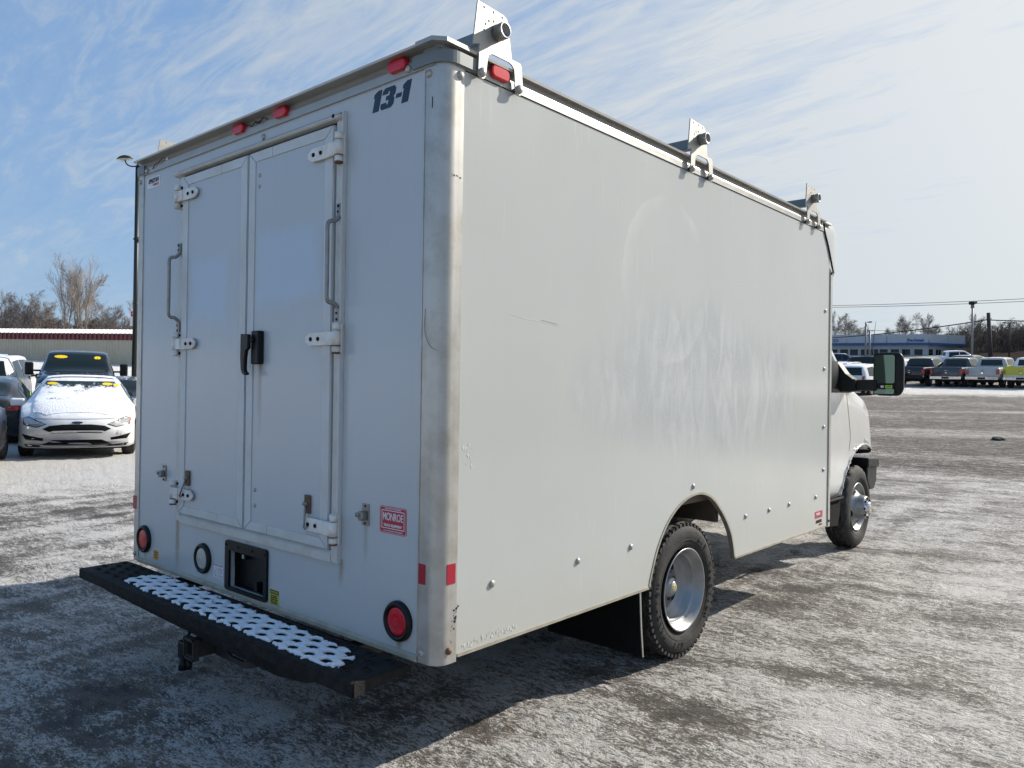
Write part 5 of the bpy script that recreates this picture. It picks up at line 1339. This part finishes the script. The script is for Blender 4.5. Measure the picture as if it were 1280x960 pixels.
pb_ = copy_tree(pk); recolor(pb_, P_BLUE, ('price_sticker',)); tag(pb_, 'blue snow-hooded pickup with black tow mirror, mostly hidden behind the truck', 'pickup truck'); slope(pb_, -26.0, 11.85, 110, -.2)
cv = cargo_van('tall white cargo van with red tail lights, half hidden by the truck', P_WHITE); slope(cv, -30.9, 13.0, 292)
# ------------------------------------------------------------------ pickups on the right, parked in a slanting row, rear ends towards the camera
G2 = 'pickups parked in a row on the right'
def bigger(root, k): root.scale = (k, k, k); return root
rp0 = pickup('black lifted pickup with black wheels in the right-hand row, nearest the mirror', P_BLACK, G2, bump_m=M['black'])
H = -4
def at(root, px_, d, head, dz=0): x, y = rowpos(px_, d); return slope(root, x, y, head, dz)
HR = 6
at(rp0, 1156, 55.5, HR)
rp1 = copy_tree(rp0); recolor(rp1, P_GREY); tag(rp1, 'dark grey pickup with chrome bumper, between the black pickup and the silver one', 'pickup truck'); at(rp1, 1201, 54, HR)
for o in CH[rp1.name]:
    if o.name.startswith(('rear_bumper', 'front_bumper')): o.data = o.data.copy(); o.data.materials[0] = M['chrome']
rp2 = copy_tree(rp1); recolor(rp2, P_SILVER); tag(rp2, 'silver pickup with its tailgate to the camera, beside the yellow and white one', 'pickup truck'); at(rp2, 1245, 52.5, HR)
rp3 = copy_tree(rp1); recolor(rp3, P_WHITE); tag(rp3, 'white utility pickup with yellow side door, cut by the right picture edge', 'pickup truck'); at(rp3, 1292, 51, HR)
yd = MB().box(.978, 1.0, -2.1, -.9, .75, 1.45, .008).box(-1.0, -.978, -2.1, -.9, .75, 1.45, .008).build('yellow_door', M['yellow'], rp3)
MB().box(-.98, .98, -2.965, -2.945, .85, 1.40, .008).build('yellow_tailgate', M['yellow'], rp3)
s1 = suv('white SUV with dark rear window seen through the gap beside the side mirror', P_WHITE, 'vehicles parked in front of the low building'); at(s1, 1083, 45.5, HR)
s2 = copy_tree(s1); recolor(s2, P_LGREY); tag(s2, 'light grey SUV behind the white one, left of the side mirror', 'SUV'); at(s2, 1060, 53, HR)
s3 = copy_tree(s1); recolor(s3, P_BLACK); tag(s3, 'black SUV with snowy roof parked close to the low building, above the mirror arm', 'SUV'); at(s3, 1092, 72, HR+90)
s4 = copy_tree(s1); recolor(s4, P_WHITE); tag(s4, 'white SUV peeking out between the side mirror and the black pickup', 'SUV'); at(s4, 1131, 62, HR)
s5 = copy_tree(s1); recolor(s5, P_BLUE); tag(s5, 'small dark blue SUV far back beside the box truck edge', 'SUV'); at(s5, 1050, 84, HR+60)
s6 = copy_tree(rp0); recolor(s6, P_WHITE); tag(s6, 'white pickup parked far back right of the low building, above the grey pickup', 'pickup truck'); at(s6, 1193, 80, HR+60)
s7 = copy_tree(c2); recolor(s7, P_SILVER); tag(s7, 'pale sedan low between the light grey SUV and the white SUV', 'car'); at(s7, 1064, 60, HR+20)
s8 = copy_tree(rp1); recolor(s8, P_GREY); tag(s8, 'grey crew-cab pickup with snow behind the silver and dark grey pickups', 'pickup truck'); at(s8, 1208, 57, HR, .1)
s9 = copy_tree(c2); recolor(s9, P_BLACK); tag(s9, 'black car in the second row right of the side mirror, roof only', 'car'); at(s9, 1117, 66, HR)
# ------------------------------------------------------------------ warehouse with ribbed walls
def ribbed(b, p0, p1, z0a, z0b, z1a, z1b, pitch, depth, out):
    """corrugated sheet from p0 to p1 (xy), trapezoid ribs"""
    d = Vector(p1)-Vector(p0); Ln = d.length; d.normalize(); n = int(Ln/pitch); o = Vector(out)
    t = bmesh.new(); prev = None
    for i in range(n):
        for (f, h) in ((0, 0), (.62, 0), (.72, 1), (.90, 1)):
            s = (i+f)*pitch; k = s/Ln; p = Vector(p0)+d*s+o*(h*depth)
            a = t.verts.new((p.x, p.y, z0a+(z0b-z0a)*k)); c = t.verts.new((p.x, p.y, z1a+(z1b-z1a)*k))
            if prev: t.faces.new((prev[0], a, c, prev[1]))
            prev = (a, c)
    bmesh.ops.recalc_face_normals(t, faces=t.faces[:]); b.add(t)
def warehouse():
    root = empty('storage_building', (0, 0, 0), 0, 'long low tan metal storage building with maroon band and snowy ribbed roof on the left', 'warehouse')
    def q(px_, d): return Vector(rowpos(px_, d))
    A = q(-90, 72); B = q(235, 69)
    d = (B-A).normalized(); out = Vector((d.y, -d.x)); 
    if out.dot(Vector((1.97, -1.88))-A) < 0: out = -out
    za, zb_ = 3.30, 3.30
    b = MB(); ribbed(b, A, B, za-.8, zb_-.8, za+1.95, zb_+1.87, .30, .035, out); b.build('wall', mat('tan_sheet', (.42, .38, .29), .5, dirt=(.25, .22, .16), dirtamt=.25, dscale=.6), root)
    b = MB(); A2, B2 = A+out*.05, B+out*.05; ribbed(b, A2, B2, za+1.90, zb_+1.82, za+2.44, zb_+2.38, .42, .16, out); b.build('fascia', mat('maroon_sheet', (.16, .045, .05), .45), root)
    # roof: ribbed sheet sloping back, snow on it
    t = bmesh.new(); back = -out; n = int((B-A).length/.42); prev = None
    for i in range(n):
        for (f, h) in ((0, 0), (.6, 0), (.7, .06), (.9, .06)):
            s = (i+f)*.42; k = s/(B-A).length; p = A2+out*.22+d*s; z = za+2.44+(zb_-za-.06)*k+h
            a = t.verts.new((p.x, p.y, z)); p2 = p+back*5.0; c = t.verts.new((p2.x, p2.y, z+.70))
            if prev: t.faces.new((prev[0], a, c, prev[1]))
            prev = (a, c)
    bmesh.ops.recalc_face_normals(t, faces=t.faces[:])
    MB().add(t).build('roof', mat('white_sheet_roof', (.62, .62, .63), .45), root)
    t = bmesh.new(); prev = None
    for i in range(n):       # snow lying in the troughs
        s0_, s1_ = (i+.02)*.42, (i+.60)*.42; vs = []
        for s, off in ((s0_, .05), (s1_, .05), (s1_, 4.9), (s0_, 4.9)):
            p = A2+out*.22+d*s+back*off; vs.append(t.verts.new((p.x, p.y, za+2.44-.06*(s/(B-A).length)+.03+.140*off)))
        t.faces.new(vs)
    bmesh.ops.recalc_face_normals(t, faces=t.faces[:])
    MB().add(t).build('roof_snow', M['snow'], root)
    # lit gable side walls close the box
    w = MB(); pts = [A, B, B+back*9, A+back*9]
    w.prism([(p.x, p.y) for p in [A+back*.1, B+back*.1, B+back*9, A+back*9]], 'z', za-.9, za+2.3); w.build('inner_walls', MATS['tan_sheet'], root)
warehouse()
# small lot sign on a post by the van
sx, sy = rowpos(168.5, 31); sg = empty('lot_sign', (sx, sy, terr(sx, sy)), 0, 'small white lot sign with red and blue print, at the truck edge', 'sign')
sg.rotation_euler.z = yaw+.2
MB().cyl((0, 0, 0), (0, 0, 3.7), .03, seg=8).build('post', M['steel'], sg)
sgb = MB().box(-.20, .20, -.05, -.03, 3.0, 3.62, .004).build('sign_board', M['decwhite'], sg)
MB().box(-.17, .17, -.056, -.051, 3.38, 3.58).build('sign_print', M['decred'], sgb); MB().prism(ell(0, 3.18, .11, .11), 'y', -.056, -.051).build('sign_print', mat('sign_blue', (.02, .12, .5), .4), sgb)
text('lettering', 'SALE', .10, (0, -.058, 3.48), RR, M['decwhite'], sgb, .002, 0, .26)
# ------------------------------------------------------------------ lamp poles
M['polegreen'] = mat('pole_dark_green', (.008, .016, .014), .45, bump=.1); M['polegrey'] = mat('pole_grey', (.20, .20, .20), .5); M['wood'] = mat('weathered_pole', (.055, .045, .038), .85, var=.3, vscale=6)
def twin_lamp():
    x, y = rowpos(167.8, 25); z = terr(x, y)
    r = empty('lamp_post', (x, y, z), 0, 'tall dark lamp post with two curved-arm heads behind the left edge of the truck', 'lamp post'); r.rotation_euler.z = yaw+.12
    hgt = 8.72-z-.35
    MB().cyl((0, 0, 0), (0, 0, hgt), .085, .065, 12).build('pole', M['polegreen'], r)
    MB().cyl((0, 0, hgt*.70), (0, 0, hgt*.70+.05), .10, seg=12).box(.06, .13, -.04, .04, hgt*.70-.06, hgt*.70+.10, .01).build('clamp', M['polegreen'], r)
    MB().cyl((0, 0, hgt*.44), (0, 0, hgt*.44+.05), .085, seg=12).build('clamp', M['polegreen'], r)
    MB().cyl((0, 0, hgt), (0, 0, hgt+.12), .03, seg=8).build('finial', M['polegreen'], r)
    for s in (-1, 1):
        a = MB().tube(smooth_path([(0, 0, hgt-.02), (s*.20, 0, hgt-.03), (s*.34, 0, hgt+.04), (s*.40, 0, hgt+.20)], 6), .022, 8).build('arm', M['polegreen'], r)
        h = MB().lathe([(.16, .0005), (.15, .06), (.11, .13), (.04, .19), (0, .20), (-.01, .19)], 'z', (0, 0, 0), 20); 
        h = h.build('lamp_head', M['polegreen'], r); h.location = (s*.40, 0, hgt+.19); h.scale = (1.25, .8, .8); h.rotation_euler.y = s*.12
        MB().lathe([(-.005, .185), (-.05, .13), (-.07, .0005)], 'z', (0, 0, 0), 20).build('lamp_lens', M['clear'], h)
twin_lamp()
def pole(name, px_, d, ztop, rad, m, label, cat, lean=0):
    x, y = rowpos(px_, d); z = terr(x, y)
    r = empty(name, (x, y, z), 0, label, cat); r.rotation_euler.z = yaw
    h = ztop-z; MB().cyl((0, 0, -.3), (lean, 0, h), rad, rad*.8, 8).build('pole', m, r); return r, h
r, h = pole('lamp_post', 1214.5, 70, 9.62, .10, M['polegrey'], 'grey single-head floodlight pole standing behind the pickups, right of the low building', 'lamp post')
MB().box(-.26, .26, -.32, .20, h-.15, h+.12, .05, rot=(0, -.22, .5)).build('lamp_head', M['black'], r); MB().cyl((0, 0, h-.5), (0, 0, h-.1), .15, seg=8).build('lamp_collar', M['polegrey'], r)
r, h = pole('utility_pole', 1238.5, 85, 10.3, .24, M['wood'], 'leaning wooden utility pole carrying the cable, right of the floodlight pole', 'utility pole', lean=-.35)
MB().box(-.55, .0, -.06, .06, h-.7, h-.62, .01).build('insulator_arm', M['wood'], r)
r, h = pole('lamp_post', 1261, 100, 10.6, .10, M['wood'], 'dark T-shaped lamp post at the far right in front of the woods', 'lamp post')
MB().box(-.75, .75, -.05, .05, h-.05, h+.05, .01).box(-.85, -.55, -.15, .15, h-.02, h+.08, .02).box(.55, .85, -.15, .15, h-.02, h+.08, .02).build('lamp_bar', M['black'], r)
r, h = pole('lamp_post', 1081.5, 90, 9.55, .13, M['polegrey'], 'grey one-armed lamp post, left of the pair before the low building', 'lamp post')
MB().box(0, .62, -.05, .05, h-.08, h+.02, .01).box(.35, .68, -.12, .12, h-.04, h+.08, .02).build('lamp_head', M['polegrey'], r)
r, h = pole('lamp_post', 1086.5, 95, 8.95, .13, M['polegrey'], 'grey T-headed lamp post beside the antenna, in front of the low building', 'lamp post')
MB().box(-.45, .45, -.05, .05, h-.06, h+.03, .01).build('lamp_head', M['polegrey'], r)
r, h = pole('antenna_mast', 1088, 118, 12.2, .06, M['polegrey'], 'thin slanting antenna mast above the roof of the low building', 'antenna', lean=.75)
# ------------------------------------------------------------------ low dealership building
def building():
    root = empty('dealership_building', (0, 0, 0), 0, 'low white and grey building with a blue stripe and lettering under its parapet', 'building')
    DL, DR = 120.0, 117.0
    q = lambda p, d: Vector(rowpos(p, d))
    A = q(985, 122.5); B = q(1159, 116); C = q(1203.5, 118); C2 = q(1194.5, 118)
    wall = mat('building_wall', (.44, .46, .47), .6, dirt=(.4, .4, .4), dirtamt=.2, dscale=.5); par = mat('parapet_panel', (.46, .48, .50), .4, var=.04, vscale=.4)
    blue = mat('blue_band', (.02, .10, .29), .5)
    def face(P, Q, out, z0, z1, thick, name, m, parent=root, o0=0.0):
        d = (Q-P).normalized(); o = out*(o0+thick)
        pts = [P+out*o0, Q+out*o0, Q+o, P+o]
        return MB().prism([(p.x, p.y) for p in pts], 'z', z0, z1).build(name, m, parent)
    camp = Vector((1.97, -1.88))
    def outv(P, Q):
        d = (Q-P).normalized(); o = Vector((d.y, -d.x)); return o if o.dot(camp-P) > 0 else -o
    o1, o2 = outv(A, B), outv(B, C)
    zt, zp, zs, zg = 10.22, 8.92, 8.62, 4.6
    D_ = 26
    core = [A, B, C2, C2-o2*D_, A-o1*D_]
    MB().prism([(p.x, p.y) for p in core], 'z', zg, zs+.1).build('walls', wall, root)
    MB().prism([(p.x, p.y) for p in [A, B, C, C-o2*(D_+1), A-o1*(D_+1)]], 'z', zs+.1, zt-.05).build('roof', par, root)
    # parapet panels, one by one
    def panels(P, Q, o, n, zt_):
        d = (Q-P)/n
        for i in range(n):
            a = P+d*(i+.012); b_ = P+d*(i+.988)
            face(a, b_, o, zp, zt_, .12, 'parapet_panel', par, root, .02)
    panels(A+o1*.25, B+o1*.25, o1, 7, zt); panels(B+o2*.25, C+o2*.25, o2, 2, zt)
    face(A, B+(B-A).normalized()*.3, o1, zs, zp, .62, 'blue_band', blue); face(B, C, o2, zs-.02, zp, .62, 'blue_band', blue)
    fr = mat('window_frame_pale', (.5, .52, .54), .5)
    def window(P, Q, o, c, w, z0, z1, door=False):
        d = (Q-P).normalized(); p = P+d*c
        def bx(a0, a1, za, zc, o0, o1_, name, m, par_):
            pts = [p+d*a0+o*o0, p+d*a1+o*o0, p+d*a1+o*o1_, p+d*a0+o*o1_]
            return MB().prism([(k.x, k.y) for k in pts], 'z', za, zc).build(name, m, par_)
        f = bx(-w/2-.08, w/2+.08, z0-.08, z1+.08, .0, .06, 'door_frame' if door else 'window', fr, root)
        if door:
            bx(-w/2, -.04, z0, z1, .061, .08, 'pane', M['glass'], f); bx(.04, w/2, z0, z1, .061, .08, 'pane', M['glass'], f)
        else: bx(-w/2, w/2, z0, z1, .061, .08, 'pane', M['glass'], f)
    def along(P, Q, px_):      # distance along the facade of a given bearing
        k = (px_-640)/972.36; dv = Vector((-math.sin(yaw)+math.cos(yaw)*k, math.cos(yaw)+math.sin(yaw)*k)); d = (Q-P).normalized()
        w = P-camp; return (w.x*dv.y-w.y*dv.x)/(dv.x*d.y-dv.y*d.x)
    for px_ in (1002, 1014, 1028, 1041.5, 1054.5, 1067, 1080.5, 1104, 1118, 1132, 1147.5): window(A, B, o1, along(A, B, px_), 1.12, 7.1, 7.98)
    window(A, B, o1, along(A, B, 1091.5), 1.3, 6.3, 7.98, True)
    window(B, C2, o2, along(B, C2, 1162.5), .85, 7.1, 7.98); window(B, C2, o2, along(B, C2, 1185), .75, 7.1, 7.98); window(B, C2, o2, along(B, C2, 1172), 1.0, 6.2, 7.98, True)
    ang = math.atan2((B-A).y, (B-A).x)
    for s_, px_, wd in (('Pre-Owned', 1143.5, 2.1), ('CO', 1042, 1.2)):
        p = A+(B-A).normalized()*along(A, B, px_)+o1*.42
        text('sign_lettering', s_, .62, (p.x, p.y, 9.30), (PI/2, 0, ang), mat('sign_navy', (.01, .05, .22), .4), root, .015, 0, wd, .03)
building()
# ------------------------------------------------------------------ wires
wm_ = mat('wire', (.03, .03, .03), .6)
def cable(name, pa, pb2, sag, r, label):
    P, Q = Vector(pa), Vector(pb2); pts = [P.lerp(Q, i/24)-Vector((0, 0, sag*4*(i/24)*(1-i/24))) for i in range(25)]
    o = MB().tube(pts, r, 4).build(name, wm_); tag(o, label, 'cable')
def at3(px_, d, py_):
    x, y = rowpos(px_, d); yh = 485+ (px_-640)*.0141; return (x, y, 1.406+(yh-py_)*d/972.36)
cable('power_line', at3(900, 150, 384), at3(1420, 120, 366), .6, .05, 'upper one of two thin power lines crossing the sky above the low building')
cable('power_line', at3(900, 150, 385.5), at3(1420, 120, 370), .6, .05, 'lower one of two thin power lines crossing the sky above the low building')
cable('utility_cable', at3(900, 140, 421), at3(1232, 85, 400.5), 1.2, .07, 'thick sagging cable running to the leaning utility pole from the left')
cable('utility_cable', at3(1232, 85, 400.5), at3(1480, 70, 396), .3, .07, 'thick cable leaving the utility pole towards the right picture edge')
cable('telephone_line', at3(900, 130, 408), at3(1500, 130, 416), .5, .035, 'faint thin telephone line just above the building roof')
# ------------------------------------------------------------------ trees
M['bark'] = mat('bark', (.17, .145, .12), .9, var=.25, vscale=8); M['twig'] = mat('twigs', (.24, .205, .18), .9); M['brush'] = mat('brush_twigs', (.085, .066, .055), .9)
def tree_mesh(seed, H=10.0, levels=5, lean=0.0, nb=(7, 5, 5, 4, 4), spread=1.0, r0=.12, multi=1, rmin=.009):
    rg = random.Random(seed); V = []; F = []; V2 = []; F2 = []
    def seg(p, q, ra, rb, k, fine):
        VV, FF = (V2, F2) if fine else (V, F)
        d = (q-p).normalized(); n = d.orthogonal().normalized(); b = d.cross(n); s = len(VV)
        for c, r in ((p, ra), (q, rb)):
            for i in range(k):
                th = 2*PI*i/k; VV.append(c+n*(r*math.cos(th))+b*(r*math.sin(th)))
        for i in range(k): FF.append((s+i, s+(i+1) % k, s+k+(i+1) % k, s+k+i))
    def grow(p, d, Ln, r, lv):
        n = 5 if lv == 0 else 3; pts = [p]; dirs = [d]
        for i in range(n):
            d = (d+Vector((rg.gauss(0, .11), rg.gauss(0, .11), .05*(lv > 0)+rg.gauss(0, .04)))).normalized()
            pts.append(pts[-1]+d*(Ln/n)); dirs.append(d)
        for i in range(n):
            seg(pts[i], pts[i+1], r*(1-.75*i/n), r*(1-.75*(i+1)/n), 5 if lv < 2 else 3, lv >= 2)
        if lv >= levels-1: return
        for k in range(nb[lv]):
            t = (.28 if lv == 0 else .2)+(.72 if lv == 0 else .78)*(k+rg.random()*.6)/nb[lv]; f = t*n; i = min(n-1, int(f)); pp = pts[i].lerp(pts[i+1], f-i)
            dd = dirs[i+1]; az = rg.random()*2*PI; a = (.45+.35*rg.random())*spread; o = dd.orthogonal().normalized(); o2 = dd.cross(o)
            nd = (dd*math.cos(a)+(o*math.cos(az)+o2*math.sin(az))*math.sin(a)).normalized()
            grow(pp, nd, Ln*(.62-.25*t)*(.8+.4*rg.random())*(1.0 if lv else .62+.3*spread), max(rmin, r*(1-.75*t)*.5), lv+1)
    for m_ in range(multi):
        off = Vector((rg.gauss(0, .25), rg.gauss(0, .25), 0)) if multi > 1 else Vector()
        dd = Vector((rg.gauss(0, .10)+lean, rg.gauss(0, .10), 1)).normalized()
        grow(off, dd, H*(.85+.25*rg.random()), r0, 0)
    a = bpy.data.meshes.new('trunk'); a.from_pydata([tuple(v) for v in V], [], F); a.materials.append(M['bark'])
    c = bpy.data.meshes.new('crown'); c.from_pydata([tuple(v) for v in V2], [], F2); c.materials.append(M['twig'])
    return a, c
def plant(px_, d, H, mesh, label, group=None, rz=0.0, z=None, name='bare_tree'):
    x, y = rowpos(px_, d); r = empty(name, (x, y, terr(x, y)-.1 if z is None else z), rz, label, 'tree', group)
    k = H/max(v.co.z for v in mesh[1].vertices); r.scale = (k, k, k); link('trunk', mesh[0], None, r); link('crown', mesh[1], None, r); return r
T1 = tree_mesh(11, nb=(12, 6, 4, 2), levels=5, spread=.50, r0=.13, multi=2); T2 = tree_mesh(23, nb=(13, 6, 4, 2), levels=5, spread=.52, r0=.12); T3 = tree_mesh(37, nb=(11, 7, 6, 5), levels=5, spread=.85, r0=.17, rmin=.022)
T4 = tree_mesh(51, nb=(10, 7, 6, 5), levels=5, spread=1.0, rmin=.022, r0=.17, multi=2)
GL = 'tall bare trees behind the tan storage building'
plant(80, 88, 11.6, T1, 'leftmost of the tall bare trees above the storage building, slender with a narrow crown', GL, 1.7)
plant(92, 90, 12.6, T2, 'tall bare tree in the middle of the clump above the storage building', GL, 2.6)
plant(106, 89, 11.6, T1, 'tall bare multi-stemmed tree at the right of the clump above the storage building', GL, 4.8)
plant(101, 95, 10.8, T3, 'slightly shorter bare tree between the middle and right tall trees of the clump', GL, 4.0)
for px_, H_, m_, lb in ((28, 7.2, T4, 'low bushy bare tree at far left above the storage roof'), (2, 7.0, T3, 'bare tree cut by the left picture edge'), (52, 6.6, T4, 'low spreading bare tree just left of the tall clump'), (140, 6.6, T4, 'low bushy bare tree right of the tall clump'), (158, 7.0, T3, 'bare tree beside the lamp post at the truck edge'), (14, 5.6, T4, 'small dense bare tree second from the left picture edge')):
    plant(px_, 92, H_, m_, lb, 'low trees behind the tan storage building', px_*.37)
GR = 'bare trees above the low building on the right'
for px_, H_, m_, lb, d in ((1046, 8.8, T3, 'bare tree right beside the box truck above the low building', 150), (1062, 7.8, T4, 'bushy bare tree second from the box truck', 150), (1078, 6.4, T4, 'low bare tree behind the twin lamp posts', 152), (1128, 8.4, T4, 'bare tree with a wide open crown above the lettering', 150), (1150, 8.2, T3, 'bare tree with rounded crown right of the one above the lettering', 150), (1168, 7.0, T4, 'smaller bare tree above the right part of the roof', 152), (1110, 6.2, T4, 'low bare tree left of the wide-crowned one', 155),
                          (1226, 7.0, T3, 'round-topped bare tree rising above the woods between the two poles', 135), (1206, 5.6, T4, 'low bare tree at the right end of the building', 140)):
    plant(px_, d, H_, m_, lb, GR, px_*.7)
# woods that read as one mass: hill plus thickets
def woods(name, label, spots, seed, hmin, hmax, m, zfun=None):
    rg = random.Random(seed); V = []; F = []
    def seg(p, q, ra, rb):
        d = (q-p); n = d.orthogonal().normalized(); b = d.normalized().cross(n); s = len(V)
        for c, r in ((p, ra), (q, rb)):
            for i in range(3): th = 2*PI*i/3; V.append(tuple(c+n*(r*math.cos(th))+b*(r*math.sin(th))))
        for i in range(3): F.append((s+i, s+(i+1) % 3, s+3+(i+1) % 3, s+3+i))
    for (x, y, z) in spots(rg):
        H_ = hmin+(hmax-hmin)*rg.random(); base = Vector((x, y, z-.3)); top = base+Vector((rg.gauss(0, .25), rg.gauss(0, .25), H_)); seg(base, top, .09, .02)
        for k in range(9):
            t = .25+.7*rg.random(); p = base.lerp(top, t); q = p+Vector((rg.gauss(0, 1), rg.gauss(0, 1), .9+.6*rg.random())).normalized()*H_*(.42-.25*t); seg(p, q, .035, .012)
            for j in range(4):
                u = .3+.7*rg.random(); p2 = p.lerp(q, u); q2 = p2+Vector((rg.gauss(0, 1), rg.gauss(0, 1), .8)).normalized()*H_*.13; seg(p2, q2, .018, .008)
                q3 = p2.lerp(q2, .6)+Vector((rg.gauss(0, 1), rg.gauss(0, 1), .6)).normalized()*H_*.08; seg(p2.lerp(q2, .5), q3, .012, .006)
    me = bpy.data.meshes.new(name); me.from_pydata(V, [], F); o = link(name, me, m); tag(o, label, 'woods', kind='stuff'); return o
def spots_l(rg):
    for i in range(420):
        px_ = -60+rg.random()*300; d = 92+rg.random()*26; x, y = rowpos(px_, d); yield x, y, terr(x, y)
woods('thicket', 'dark leafless thicket forming the skyline behind the storage building', spots_l, 5, 2.4, 4.2, M['brush'])
def hillz(px_, d):
    x, y = rowpos(px_, d); return 9.6*smooth01((d-125)/60)
def smooth01(t): t = max(0, min(1, t)); return t*t*(3-2*t)
def hill():
    V = []; F = []; pxs = [940+i*(1700-940)/70 for i in range(71)]; ds = [76+i*5 for i in range(39)]
    for p in pxs:
        for d in ds:
            x, y = rowpos(p, d); e = smooth01((p-1170)/70)
            V.append((x, y, terr(x, y)-.3+.65*min(1, e*6)+smooth01((d-128)/110)*(1.0+4.5*e)*(1+.12*math.sin(p*.03))+.25*math.sin(x*.9)*math.cos(y*.7)))
    n = len(ds)
    for i in range(len(pxs)-1):
        for j in range(n-1): F.append((i*n+j, (i+1)*n+j, (i+1)*n+j+1, i*n+j+1))
    me = bpy.data.meshes.new('hill'); me.from_pydata(V, [], F); me.polygons.foreach_set('use_smooth', [True]*len(F))
    o = link('hill', me, mat('hill_floor', (.045, .036, .03), 1.0, var=.4, vscale=.3, spec=0.0)); tag(o, kind='structure')
    def sp(rg):
        for i in range(1100):
            px_ = 1180+rg.random()*230; d = (138 if px_ < 1214 else 112)+rg.random()**1.4*(98 if px_ < 1214 else 124); x, y = rowpos(px_, d); e = smooth01((px_-1170)/70)
            yield x, y, terr(x, y)-.3+smooth01((d-128)/110)*(1.0+4.5*e)*(1+.12*math.sin(px_*.03))
    woods('woodland', 'dark leafless wooded hillside at the right edge beyond the lot', sp, 9, 3.0, 5.2, M['brush'])
    def sp2(rg):
        for i in range(420):
            px_ = 1000+rg.random()*190; d = 152+rg.random()*30; x, y = rowpos(px_, d); yield x, y, terr(x, y)-.3
    woods('tree_line', 'thin leafless tree line just above the roof of the low building', sp2, 19, 2.6, 4.2, M['brush'])
hill()
# distant land closing the horizon on every side
def far_land():
    V = []; F = []; n = 120
    for i in range(n):
        a = 2*PI*i/n; h = 9.5+2.2*math.sin(a*5+1)+1.3*math.sin(a*11)
        for (r, z) in ((230, 5.5), (300, h), (520, h*.9)): V.append((r*math.cos(a), r*math.sin(a), z))
    for i in range(n):
        j = (i+1) % n
        for k in range(2): F.append((i*3+k, j*3+k, j*3+k+1, i*3+k+1))
    me = bpy.data.meshes.new('far_hills'); me.from_pydata(V, [], F); me.polygons.foreach_set('use_smooth', [True]*len(F))
    o = link('far_hills', me, mat('far_woods_floor', (.10, .085, .075), 1.0, var=.3, vscale=.05, spec=0.0)); tag(o, kind='structure')
far_land()
# ------------------------------------------------------------------ vehicles behind the viewer's right shoulder, seen only as blurred shapes in the truck's paint
k1 = copy_tree(rp1); recolor(k1, P_BLACK); tag(k1, 'black pickup parked beside the truck, outside the picture, mirrored faintly in its side panel', 'pickup truck'); slope(k1, 9.6, 7.4, 14)
k2 = copy_tree(c2); recolor(k2, P_GREY); tag(k2, 'grey sedan parked beside the truck, outside the picture, mirrored faintly in its side panel', 'car'); slope(k2, 8.9, 2.6, 100)
# rock and ice lumps
def lump(name, px_, py_, d, size, m, label, cat, seed, flat=.5):
    x, y = rowpos(px_, d); rg = random.Random(seed)
    t = bmesh.new(); bmesh.ops.create_icosphere(t, subdivisions=3, radius=1)
    for v in t.verts:
        n_ = float(pn(np.array([v.co.x*1.6+seed]), np.array([v.co.y*1.6+v.co.z*2.1]), 3)[0]); v.co *= 1+.5*n_
        v.co.z *= flat
        if v.co.z < -.15*flat: v.co.z = -.15*flat
        v.co *= size
    o = MB().add(t).build(name, m); o.location = (x, y, terr(x, y)+.02*size); tag(o, label, cat); return o
lump('rock', 1248, 541, 19.5, .16, mat('dark_rock', (.05, .052, .05), .8, var=.4, vscale=30), 'small dark rock lying alone on the asphalt at the right', 'rock', 3, .55)
